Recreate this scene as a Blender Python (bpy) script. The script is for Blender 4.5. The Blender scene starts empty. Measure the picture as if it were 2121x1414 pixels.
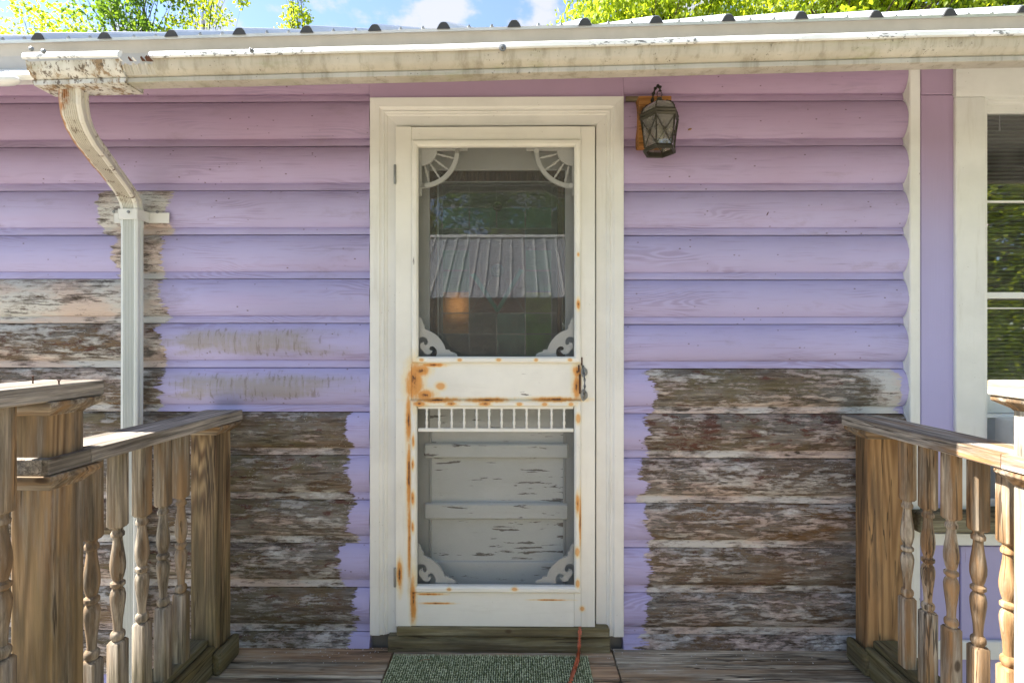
import bpy, math, random
from mathutils import Vector, Matrix, Quaternion, noise as mnoise
from mathutils.geometry import tessellate_polygon
random.seed(7)
R = math.radians
SC = bpy.context.scene
COL = SC.collection

# ------------------------------------------------------------------ camera, sky, sun, exposure
H, F, TH = 1.185, 1040.0, R(0.6)
cam_d = bpy.data.cameras.new('camera'); cam = bpy.data.objects.new('camera', cam_d); COL.objects.link(cam)
cam.location = (0, 0, H); cam.rotation_euler = (R(90), 0, TH)
cam_d.sensor_width = 36; cam_d.lens = 36*F/2121; cam_d.shift_y = -4/2121
cam_d.clip_start = 0.02; cam_d.clip_end = 600
SC.camera = cam

SUN_EL, SUN_AZ = R(50), R(270.4)      # azimuth clockwise from +Y: from the left, a little behind the house
W = bpy.data.worlds.new('World'); SC.world = W; W.use_nodes = True
def build_world():
    nt = W.node_tree; N = nt.nodes; L = nt.links; N.clear()
    out = N.new('ShaderNodeOutputWorld'); bg = N.new('ShaderNodeBackground')
    sky = N.new('ShaderNodeTexSky'); sky.sky_type = 'NISHITA'; sky.sun_disc = False
    sky.sun_elevation = SUN_EL; sky.sun_rotation = SUN_AZ; sky.air_density = 0.8; sky.dust_density = 0.05; sky.ozone_density = 2.0
    tc = N.new('ShaderNodeTexCoord'); sep = N.new('ShaderNodeSeparateXYZ'); L.new(tc.outputs['Generated'], sep.inputs[0])
    ad = N.new('ShaderNodeMath'); ad.operation = 'ADD'; ad.inputs[1].default_value = 0.25; L.new(sep.outputs[2], ad.inputs[0])
    mx = N.new('ShaderNodeMath'); mx.operation = 'MAXIMUM'; mx.inputs[1].default_value = 0.06; L.new(ad.outputs[0], mx.inputs[0])
    dx = N.new('ShaderNodeMath'); dx.operation = 'DIVIDE'; L.new(sep.outputs[0], dx.inputs[0]); L.new(mx.outputs[0], dx.inputs[1])
    dy = N.new('ShaderNodeMath'); dy.operation = 'DIVIDE'; L.new(sep.outputs[1], dy.inputs[0]); L.new(mx.outputs[0], dy.inputs[1])
    cb = N.new('ShaderNodeCombineXYZ'); L.new(dx.outputs[0], cb.inputs[0]); L.new(dy.outputs[0], cb.inputs[1]); cb.inputs[2].default_value = 0.4
    nz = N.new('ShaderNodeTexNoise'); nz.inputs['Scale'].default_value = 5.2; nz.inputs['Detail'].default_value = 9; nz.inputs['Roughness'].default_value = 0.55
    L.new(cb.outputs[0], nz.inputs['Vector'])
    mr = N.new('ShaderNodeMapRange'); mr.interpolation_type = 'SMOOTHSTEP'
    mr.inputs[1].default_value = 0.495; mr.inputs[2].default_value = 0.60; L.new(nz.outputs[0], mr.inputs[0])
    mul = N.new('ShaderNodeMath'); mul.operation = 'MULTIPLY'; mul.inputs[1].default_value = 0.9; L.new(mr.outputs[0], mul.inputs[0])
    hs = N.new('ShaderNodeHueSaturation'); hs.inputs['Saturation'].default_value = 0.92; hs.inputs['Value'].default_value = 1.0
    L.new(sky.outputs[0], hs.inputs['Color'])
    mix = N.new('ShaderNodeMix'); mix.data_type = 'RGBA'
    L.new(mul.outputs[0], mix.inputs[0]); L.new(hs.outputs[0], mix.inputs[6]); mix.inputs[7].default_value = (2.3, 2.34, 2.45, 1)
    L.new(mix.outputs[2], bg.inputs[0]); bg.inputs[1].default_value = 0.085
    L.new(bg.outputs[0], out.inputs[0])
build_world()
sun_d = bpy.data.lights.new('sun', 'SUN'); sun = bpy.data.objects.new('sun', sun_d); COL.objects.link(sun)
sun_d.energy = 5.0; sun_d.angle = R(0.5); sun_d.color = (1.0, 0.95, 0.87)
sdir = Vector((math.sin(SUN_AZ)*math.cos(SUN_EL), math.cos(SUN_AZ)*math.cos(SUN_EL), math.sin(SUN_EL)))
sun.rotation_euler = sdir.to_track_quat('Z', 'Y').to_euler(); sun.location = (-6, 3, 12)
SC.view_settings.view_transform = 'Standard'; SC.view_settings.look = 'None'
SC.view_settings.gamma = 1; SC.view_settings.use_curve_mapping = False
SC.view_settings.exposure = 2.26
SC.render.engine = 'CYCLES'
SC.cycles.max_bounces = 7; SC.cycles.transparent_max_bounces = 16; SC.cycles.use_denoising = True

# ------------------------------------------------------------------ geometry helpers
def at(px, py, Y):
    """world point seen at photograph pixel (px,py) on the vertical plane y = Y"""
    cx = (px-1060.5)/F; cz = (703-py)/F
    x = cx*math.cos(TH)-math.sin(TH); y = cx*math.sin(TH)+math.cos(TH)
    t = Y/y
    return Vector((x*t, Y, H+cz*t))
D = 1.95                                    # the wall plane
def X(px, Y=D): return at(px, 703, Y).x
def Z(py, Y=D, px=1071): return at(px, py, Y).z

WM = {}
def attach(o, parent, M=None):
    M = M or Matrix.Identity(4)
    WM[o.name] = M
    o.matrix_basis = M
    if parent is not None:
        o.parent = parent; o.matrix_parent_inverse = WM[parent.name].inverted()
    COL.objects.link(o) if o.name not in COL.objects else None
def thing(name, loc, label, cat, group=None):
    o = bpy.data.objects.new(name, None); o.empty_display_size = 0.1
    attach(o, None, Matrix.Translation(Vector(loc)))
    o['label'] = label; o['category'] = cat
    if group: o['group'] = group
    return o
def tag(o, label, cat, group=None):
    o['label'] = label; o['category'] = cat
    if group: o['group'] = group
    return o
def structure(o): o['kind'] = 'structure'; return o
def put(me_obj, name, parent, M):
    """another object on the same mesh"""
    o = me_obj.copy(); o.name = name
    for k in list(o.keys()):
        if k in ('label', 'category', 'group'): del o[k]
    o.parent = None; attach(o, parent, M); return o

class MB:
    def __init__(s): s.v = []; s.f = []; s.a = {}
    def add(s, vs, fs):
        b = len(s.v); s.v += [tuple(p) for p in vs]; s.f += [tuple(i+b for i in f) for f in fs]; return b
    def box(s, x0, x1, y0, y1, z0, z1):
        if x0 > x1: x0, x1 = x1, x0
        if y0 > y1: y0, y1 = y1, y0
        if z0 > z1: z0, z1 = z1, z0
        s.add([(x0,y0,z0),(x1,y0,z0),(x1,y1,z0),(x0,y1,z0),(x0,y0,z1),(x1,y0,z1),(x1,y1,z1),(x0,y1,z1)],
              [(0,3,2,1),(4,5,6,7),(0,1,5,4),(1,2,6,5),(2,3,7,6),(3,0,4,7)]); return s
    def pbox(s, px0, py0, px1, py1, Yf, Yb):
        a = at(px0, py0, Yf); b = at(px1, py1, Yf)
        z0 = (at(px0, py1, Yf).z+at(px1, py1, Yf).z)/2; z1 = (at(px0, py0, Yf).z+at(px1, py0, Yf).z)/2
        return s.box(a.x, b.x, Yf, Yb, z0, z1)
    def prism(s, poly, fn, d0, d1):
        """poly: 2-D outline; fn(u,v,d) -> point; caps at d0,d1"""
        n = len(poly)
        vs = [fn(u, v, d0) for u, v in poly]+[fn(u, v, d1) for u, v in poly]
        tri = tessellate_polygon([[Vector((u, v, 0)) for u, v in poly]])
        fs = [tuple(t) for t in tri]+[tuple(i+n for i in reversed(t)) for t in tri]
        fs += [(i, (i+1) % n, (i+1) % n+n, i+n) for i in range(n)]
        s.add(vs, fs); return s
    def loft(s, rings, closed=True, cap=True):
        n = len(rings[0]); b = len(s.v)
        for r in rings: s.v += [tuple(p) for p in r]
        for i in range(len(rings)-1):
            for j in range(n if closed else n-1):
                k = (j+1) % n
                s.f.append((b+i*n+j, b+i*n+k, b+(i+1)*n+k, b+(i+1)*n+j))
        if cap and closed:
            s.f.append(tuple(b+j for j in reversed(range(n)))); e = b+(len(rings)-1)*n
            s.f.append(tuple(e+j for j in range(n)))
        return s
    def lathe(s, prof, n=14, c=(0,0), M=None):
        rings = []
        for r, z in prof:
            ring = [Vector((c[0]+r*math.cos(2*math.pi*j/n), c[1]+r*math.sin(2*math.pi*j/n), z)) for j in range(n)]
            rings.append([M @ p for p in ring] if M else ring)
        return s.loft(rings)
    def tube(s, pts, r, n=8, taper=None):
        pts = [Vector(p) for p in pts]; rings = []; up = Vector((0.13, 0.21, 0.97)); 
        for i, p in enumerate(pts):
            t = (pts[min(i+1, len(pts)-1)]-pts[max(i-1, 0)]).normalized()
            a = t.cross(up)
            if a.length < 1e-3: a = t.cross(Vector((1, 0, 0)))
            a.normalize(); b = t.cross(a); up = b if b.length > .5 else up
            rr = r if taper is None else r+(taper-r)*i/(len(pts)-1)
            rings.append([p+a*rr*math.cos(2*math.pi*j/n)+b*rr*math.sin(2*math.pi*j/n) for j in range(n)])
        return s.loft(rings)
    def build(s, name, m, parent=None, smooth=False, bevel=0.0, seg=1, M=None, fix=True):
        me = bpy.data.meshes.new(name)
        me.from_pydata(s.v, [], s.f)
        if fix:
            import bmesh
            bm = bmesh.new(); bm.from_mesh(me); bmesh.ops.recalc_face_normals(bm, faces=bm.faces); bm.to_mesh(me); bm.free()
        me.update()
        for k, vals in s.a.items():
            at_ = me.attributes.new(k, 'FLOAT', 'POINT'); at_.data.foreach_set('value', vals)
        if smooth:
            me.polygons.foreach_set('use_smooth', [True]*len(me.polygons))
        if m is not None: me.materials.append(m)
        o = bpy.data.objects.new(name, me); attach(o, parent, M)
        if bevel:
            b = o.modifiers.new('bevel', 'BEVEL'); b.width = bevel; b.segments = seg; b.limit_method = 'ANGLE'; b.angle_limit = R(35)
        if smooth:
            try: me.set_sharp_from_angle(angle=R(38))
            except Exception: pass
        return o

# ------------------------------------------------------------------ material helpers
class G:
    def __init__(s, name):
        s.m = bpy.data.materials.new(name); s.m.use_nodes = True; s.t = s.m.node_tree; s.N = s.t.nodes; s.N.clear()
        s.out = s.N.new('ShaderNodeOutputMaterial'); s._c = {}
    def lk(s, inp, v):
        if isinstance(v, bpy.types.NodeSocket): s.t.links.new(v, inp)
        elif v is not None:
            if isinstance(v, (tuple, list)) and len(v) == 3 and len(inp.default_value) == 4: v = tuple(v)+(1,)
            inp.default_value = v
    def obj(s):
        if 'o' not in s._c: s._c['o'] = s.N.new('ShaderNodeTexCoord').outputs['Object']
        return s._c['o']
    def rnd(s):
        if 'r' not in s._c: s._c['r'] = s.N.new('ShaderNodeObjectInfo').outputs['Random']
        return s._c['r']
    def xyz(s, v=None):
        n = s.N.new('ShaderNodeSeparateXYZ'); s.lk(n.inputs[0], v or s.obj()); return n.outputs
    def vm(s, op, a, b=None):
        n = s.N.new('ShaderNodeVectorMath'); n.operation = op; s.lk(n.inputs[0], a)
        if b is not None: s.lk(n.inputs[1], b)
        return n.outputs['Value'] if op in ('LENGTH', 'DISTANCE', 'DOT_PRODUCT') else n.outputs[0]
    def comb(s, a, b, c):
        n = s.N.new('ShaderNodeCombineXYZ')
        for i, v in enumerate((a, b, c)): s.lk(n.inputs[i], v)
        return n.outputs[0]
    def jit(s, v=None, k=13.0):
        """object coordinates shifted by the object's own random number"""
        r = s.m_('MULTIPLY', s.rnd(), k)
        return s.vm('ADD', v or s.obj(), s.comb(r, r, r))
    def sc(s, v, k): return s.vm('MULTIPLY', v, k)
    def noise(s, v, scale=5, det=4, rough=.5, dist=0):
        n = s.N.new('ShaderNodeTexNoise'); s.lk(n.inputs['Vector'], v)
        n.inputs['Scale'].default_value = scale; n.inputs['Detail'].default_value = det
        n.inputs['Roughness'].default_value = rough; n.inputs['Distortion'].default_value = dist
        return n.outputs[0]
    def vor(s, v, scale=5, feat='F1', rand=1):
        n = s.N.new('ShaderNodeTexVoronoi'); n.feature = feat; s.lk(n.inputs['Vector'], v); n.inputs['Scale'].default_value = scale
        n.inputs['Randomness'].default_value = rand
        return n.outputs[0]
    def m_(s, op, a, b=0.0, clamp=False, c=None):
        n = s.N.new('ShaderNodeMath'); n.operation = op; n.use_clamp = clamp; s.lk(n.inputs[0], a)
        if op not in ('SINE', 'ABSOLUTE', 'SQRT', 'FRACT', 'FLOOR'): s.lk(n.inputs[1], b)
        if c is not None: s.lk(n.inputs[2], c)
        return n.outputs[0]
    def mr(s, v, a, b, c=0.0, d=1.0, smooth=True):
        n = s.N.new('ShaderNodeMapRange'); n.interpolation_type = 'SMOOTHSTEP' if smooth else 'LINEAR'
        for i, q in enumerate((v, a, b, c, d)): s.lk(n.inputs[i], q)
        return n.outputs[0]
    def mix(s, f, a, b, blend='MIX'):
        n = s.N.new('ShaderNodeMix'); n.data_type = 'RGBA'; n.blend_type = blend
        s.lk(n.inputs[0], f); s.lk(n.inputs[6], a); s.lk(n.inputs[7], b); return n.outputs[2]
    def ramp(s, f, stops):
        n = s.N.new('ShaderNodeValToRGB'); s.lk(n.inputs[0], f); e = n.color_ramp.elements
        while len(e) < len(stops): e.new(0.5)
        for i, (p, c) in enumerate(stops): e[i].position = p; e[i].color = tuple(c)+(1,)
        return n.outputs[0]
    def attr(s, name, typ='OBJECT'):
        n = s.N.new('ShaderNodeAttribute'); n.attribute_type = typ; n.attribute_name = name; return n.outputs['Fac']
    def bump(s, h, dist=.002, strength=1.0, nrm=None):
        n = s.N.new('ShaderNodeBump'); n.inputs['Strength'].default_value = strength; s.lk(n.inputs['Distance'], dist)
        s.lk(n.inputs['Height'], h)
        if nrm is not None: s.lk(n.inputs['Normal'], nrm)
        return n.outputs[0]
    def bsdf(s, col, rough=.6, nrm=None, metal=0.0, spec=.5, **kw):
        n = s.N.new('ShaderNodeBsdfPrincipled'); s.lk(n.inputs['Base Color'], col); s.lk(n.inputs['Roughness'], rough)
        s.lk(n.inputs['Metallic'], metal); s.lk(n.inputs['Specular IOR Level'], spec)
        if nrm is not None: s.lk(n.inputs['Normal'], nrm)
        for k, v in kw.items(): s.lk(n.inputs[k.replace('_', ' ')], v)
        s.t.links.new(n.outputs[0], s.out.inputs[0]); s.last = n.outputs[0]; return s.m
    def shader(s, typ, **kw):
        n = s.N.new(typ)
        for k, v in kw.items(): s.lk(n.inputs[k], v)
        return n.outputs[0]
    def mixs(s, f, a, b):
        n = s.N.new('ShaderNodeMixShader'); s.lk(n.inputs[0], f); s.t.links.new(a, n.inputs[1]); s.t.links.new(b, n.inputs[2]); return n.outputs[0]
    def done(s, sh): s.t.links.new(sh, s.out.inputs[0]); return s.m

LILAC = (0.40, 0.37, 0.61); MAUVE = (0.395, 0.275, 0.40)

def siding_material():
    g = G('weathered_lilac_siding'); P = g.obj(); x, y, z = g.xyz(P)
    rnd = g.rnd(); off = g.m_('MULTIPLY', rnd, 23.0)
    Q = g.vm('ADD', P, g.comb(off, 0.0, 0.0))
    # painted wood
    blot = g.noise(Q, 2.2, 3)
    warp = g.noise(g.sc(Q, (1.1, 1.1, 7.0)), 1.0, 2)
    ring = g.m_('SINE', g.m_('ADD', g.m_('MULTIPLY', warp, 95.0), g.m_('MULTIPLY', z, 260.0)))
    fine = g.noise(g.sc(Q, (6, 6, 150)), 1.0, 4, .6)
    where = g.mr(g.noise(g.sc(Q, (1.6, 1.6, 9)), 1.0, 2), .48, .68)
    grain = g.m_('ADD', g.m_('MULTIPLY', g.m_('MULTIPLY', ring, where), .32), fine)
    fade = g.mr(g.m_('ADD', z, g.m_('MULTIPLY', g.m_('SUBTRACT', blot, .5), .35)), 1.45, 2.2)     # colour turns pinker and darker towards the top
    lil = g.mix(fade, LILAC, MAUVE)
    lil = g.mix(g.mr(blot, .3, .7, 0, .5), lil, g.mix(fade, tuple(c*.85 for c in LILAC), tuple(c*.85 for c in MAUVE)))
    lil = g.mix(g.mr(g.noise(g.sc(Q, (1.5, 1.5, 14)), 1, 3), .5, .75, 0, .22), lil, (.42, .30, .47))
    lil = g.mix(g.m_('MULTIPLY', g.mr(grain, .46, .2), .42), lil, (.22, .16, .27))
    lil = g.mix(g.m_('MULTIPLY', g.m_('MULTIPLY', g.mr(ring, .45, 1.0), where), .34), lil, (.20, .15, .25))
    speck = g.mr(g.vor(g.sc(Q, (1, 1, 1.6)), 24), .115, .07)
    speck = g.m_('MULTIPLY', speck, g.mr(g.noise(Q, 9, 2), .47, .56))
    lil = g.mix(g.m_('MULTIPLY', speck, .8), lil, (.13, .08, .09))
    crk = g.mr(g.noise(g.sc(Q, (2.2, 2.2, 120)), 1.0, 5, .6), .70, .74)
    dirt = g.mr(g.noise(g.sc(Q, (4, 4, 11)), 1.0, 7, .72), .56, .74, 0, .30)
    lil = g.mix(dirt, lil, (.20, .155, .17))
    lil = g.mix(g.m_('MULTIPLY', crk, .55), lil, (.13, .09, .15))
    # grey wash where the lilac has thinned and crackled
    n1 = g.noise(g.sc(Q, (75, 75, 9)), 1.0, 4, .6); n2 = g.noise(g.sc(Q, (5, 5, 22)), 1.0, 5, .6)
    wx0 = g.attr('wash_start'); wx1 = g.attr('wash_end'); wz = g.attr('wash_height')
    rag = g.m_('MULTIPLY', g.m_('SUBTRACT', n2, .5), .42)
    ex = g.m_('MINIMUM', g.mr(g.m_('ADD', g.m_('SUBTRACT', x, wx0), rag), -.02, .10), g.mr(g.m_('ADD', g.m_('SUBTRACT', wx1, x), rag), -.02, .24))
    ez = g.mr(g.m_('ABSOLUTE', g.m_('ADD', g.m_('SUBTRACT', z, wz), g.m_('MULTIPLY', rag, .16))), .066, .022)
    wash = g.m_('MULTIPLY', ex, ez)
    drip = g.mr(g.m_('ADD', g.m_('ADD', n1, g.m_('MULTIPLY', g.m_('SUBTRACT', n2, .5), .7)), g.m_('MULTIPLY', wash, .30)), .60, .84)
    wsum = g.m_('MULTIPLY', wash, g.m_('ADD', .62, g.m_('MULTIPLY', drip, .33)), True)
    lil = g.mix(wsum, lil, (.31, .275, .285))
    vcr = g.m_('MULTIPLY', g.mr(n1, .57, .63), g.mr(wash, .05, .4))
    lil = g.mix(g.m_('MULTIPLY', vcr, .5), lil, (.17, .13, .12))
    # bare, scraped wood between bare_start and bare_end
    b0 = g.attr('bare_start'); b1 = g.attr('bare_end')
    edge = g.m_('MINIMUM', g.m_('SUBTRACT', x, b0), g.m_('SUBTRACT', b1, x))
    e1 = g.noise(g.sc(Q, (7, 7, 16)), 1.0, 4, .55); e2 = g.noise(g.sc(Q, (20, 20, 220)), 1.0, 4, .6)
    edge = g.m_('ADD', edge, g.m_('ADD', g.m_('MULTIPLY', g.m_('SUBTRACT', e1, .5), .17), g.m_('MULTIPLY', g.m_('SUBTRACT', e2, .5), .075)))
    bare = g.mr(edge, -.002, .004)
    lip = g.attr('lip', 'GEOMETRY')
    wn = g.noise(g.sc(Q, (9, 9, 85)), 1.0, 7, .72)
    wl = g.noise(g.sc(Q, (5, 5, 15)), 1.0, 7, .7)
    wood = g.ramp(wn, [(.28, (.05, .035, .025)), (.46, (.13, .095, .068)), (.56, (.19, .147, .112)), (.70, (.30, .25, .20))])
    greyw = g.ramp(wn, [(.28, (.08, .07, .063)), (.47, (.18, .165, .148)), (.58, (.26, .24, .215)), (.70, (.40, .37, .34))])
    wood = g.mix(g.mr(wl, .46, .58, 0, .85), wood, greyw)
    och = g.noise(g.sc(g.vm('ADD', Q, (4.1, 0, 2.2)), (3.4, 3.4, 13)), 1.0, 5, .65)
    wood = g.mix(g.m_('MULTIPLY', g.mr(och, .48, .62, 0, .85), g.attr('ochre')), wood, g.mix(wn, (.06, .03, .012), (.30, .165, .06)))
    ms = g.noise(g.sc(g.vm('ADD', Q, (9.3, 0, 5.2)), (3.8, 3.8, 11)), 1.0, 6, .7)
    wood = g.mix(g.m_('MULTIPLY', g.mr(ms, .46, .60), g.attr('moss')), wood, g.mix(wn, (.045, .038, .012), (.22, .19, .085)))
    rd = g.noise(g.sc(g.vm('ADD', Q, (2.3, 0, 7.7)), (11, 11, 34)), 1.0, 9, .75)
    redm = g.mr(g.m_('ADD', g.m_('ADD', rd, g.m_('MULTIPLY', g.m_('SUBTRACT', wn, .5), .3)), g.m_('MULTIPLY', g.attr('red'), .13)), .635, .66)
    wood = g.mix(g.m_('MULTIPLY', redm, .9), wood, g.mix(wn, (.035, .012, .009), (.16, .062, .045)))
    # left-over flakes of old white and pink paint: a worn film in the grain, then thick chips
    fl = g.noise(g.sc(Q, (12, 12, 40)), 1.0, 10, .78, .25)
    flb = g.noise(g.sc(g.vm('ADD', Q, (6, 0, 1)), (3.2, 3.2, 9)), 1.0, 5, .65)
    endw = g.m_('MULTIPLY', g.mr(g.m_('SUBTRACT', g.attr('bare_end'), x), .16, .0), g.attr('end_white'))
    base = g.m_('ADD', g.m_('ADD', g.m_('MULTIPLY', g.attr('white'), .34), g.m_('MULTIPLY', lip, .13)), g.m_('MULTIPLY', endw, .35))
    cov = g.m_('ADD', g.m_('ADD', fl, g.m_('MULTIPLY', g.m_('SUBTRACT', flb, .5), .55)), base)
    film = g.mr(g.m_('ADD', cov, g.m_('MULTIPLY', g.m_('SUBTRACT', wn, .5), .6)), .61, .70)
    pinkn = g.noise(g.sc(g.vm('ADD', Q, (1.7, 0, 3.3)), (3, 3, 9)), 1.0, 5, .6)
    fcol = g.mix(g.mr(pinkn, .42, .6), (.42, .40, .38), (.43, .345, .31))
    fcol = g.mix(g.mr(wn, .47, .33, 0, .75), fcol, (.15, .125, .11))
    body = g.mix(g.m_('MULTIPLY', film, .82), wood, fcol)
    flake = g.mr(g.m_('ADD', cov, g.m_('MULTIPLY', g.m_('SUBTRACT', wn, .5), .35)), .755, .785)
    body = g.mix(g.m_('MULTIPLY', flake, .9), body, g.mix(g.mr(pinkn, .44, .58), (.55, .54, .52), (.56, .46, .41)))
    dots = g.m_('MULTIPLY', g.mr(g.vor(g.sc(Q, (1, 1, 1.4)), 70), .16, .10), g.mr(g.noise(Q, 11, 3), .55, .62))
    body = g.mix(g.m_('MULTIPLY', dots, .8), body, (.60, .58, .53))
    crack2 = g.mr(g.noise(g.sc(Q, (7, 7, 62)), 1.0, 8, .75), .585, .61)
    body = g.mix(g.m_('MULTIPLY', crack2, .6), body, (.045, .028, .019))
    flake = film
    col = g.mix(bare, lil, body)
    hp = g.m_('ADD', g.m_('MULTIPLY', grain, .5), g.m_('MULTIPLY', crk, -.6))
    hb = g.m_('ADD', g.m_('ADD', g.m_('MULTIPLY', wn, 1.3), g.m_('MULTIPLY', flake, .55)), g.m_('MULTIPLY', crack2, -.7))
    n = g.N.new('ShaderNodeMix'); n.data_type = 'FLOAT'; g.lk(n.inputs[0], bare); g.lk(n.inputs[2], g.m_('ADD', hp, .9)); g.lk(n.inputs[3], hb)
    nrm = g.bump(n.outputs[0], g.mr(bare, 0, 1, .0024, .006, False), .8)
    rough = g.mr(bare, 0, 1, .52, .85, False)
    return g.bsdf(col, rough, nrm, spec=.35)

def spots_field(g, spots, Y, wob=.5):
    """largest of several soft elliptical spots given in photograph pixels on plane Y"""
    P = g.obj(); x, y, z = g.xyz(P); best = None
    n = g.m_('ADD', g.m_('MULTIPLY', g.noise(P, 26, 7, .7), .6), g.m_('MULTIPLY', g.noise(g.sc(P, (90, 90, 14)), 1.0, 4, .6), .4))
    for (px, py, rx, ry) in spots:
        c = at(px, py, Y); ax = rx*Y/F; az = ry*Y/F
        dx = g.m_('MULTIPLY', g.m_('SUBTRACT', x, c.x), 1/ax); dz = g.m_('MULTIPLY', g.m_('SUBTRACT', z, c.z), 1/az)
        d = g.m_('SUBTRACT', 1.0, g.m_('SQRT', g.m_('ADD', g.m_('MULTIPLY', dx, dx), g.m_('MULTIPLY', dz, dz))))
        best = d if best is None else g.m_('MAXIMUM', best, d)
    return g.m_('ADD', best, g.m_('MULTIPLY', g.m_('SUBTRACT', n, .5), wob))

def white_paint(name, base=(.75, .745, .705), rust=None, Y=D-.03, chips=.5, dirt=.5, axis='z'):
    g = G(name); P = g.jit(); 
    st = {'z': (26, 26, 3), 'x': (3, 26, 26)}[axis]
    gr = g.noise(g.sc(P, {'z': (120, 120, 5), 'x': (5, 120, 120)}[axis]), 1.0, 4, .6)
    col = g.mix(g.mr(g.noise(P, 3.5, 5, .6), .35, .7), base, tuple(c*.88 for c in base))
    col = g.mix(g.m_('MULTIPLY', g.mr(g.noise(g.sc(P, st), 1.0, 5, .65), .52, .75), dirt*.5), col, (.44, .40, .32))
    sp = g.m_('MULTIPLY', g.mr(g.vor(P, 55), .10, .05), g.mr(g.noise(P, 14, 2), .56, .62))
    col = g.mix(g.m_('MULTIPLY', sp, dirt), col, (.18, .14, .10))
    ch = g.noise(g.sc(P, {'z': (30, 30, 7), 'x': (7, 30, 60)}[axis]), 1.0, 7, .62, .3)
    ch = g.m_('ADD', ch, g.m_('MULTIPLY', g.m_('SUBTRACT', g.noise(P, 4, 2), .5), .25))
    chip = g.mr(ch, .80-.17*chips, .815-.17*chips)
    col = g.mix(g.m_('MULTIPLY', chip, .9), col, (.115, .095, .08))
    h = g.m_('ADD', g.m_('MULTIPLY', gr, .35), g.m_('MULTIPLY', chip, -.6))
    if rust:
        big = [q for q in rust if max(q[2], q[3]) > 12]; small = [q for q in rust if max(q[2], q[3]) <= 12]
        f = g.m_('MAXIMUM', spots_field(g, big, Y, 1.5), g.m_('MINIMUM', spots_field(g, small, Y, .9), .42))
        col = g.mix(g.mr(f, -.48, .20, 0, .6), col, (.76, .60, .30))
        col = g.mix(g.mr(f, .05, .55, 0, .92), col, (.64, .275, .05))
        col = g.mix(g.mr(f, .52, 1.05, 0, .75), col, (.33, .10, .02))
        core = g.mr(g.m_('ADD', f, g.m_('MULTIPLY', g.noise(P, 120, 4, .7), .5)), 1.02, 1.18)
        col = g.mix(g.m_('MULTIPLY', core, .85), col, (.06, .028, .018))
        h = g.m_('ADD', h, g.m_('MULTIPLY', g.mr(f, .3, .8), g.m_('MULTIPLY', g.noise(g.obj(), 160, 3), .8)))
    return g.bsdf(col, .42, g.bump(h, .0018, .6), spec=.4)

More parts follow.
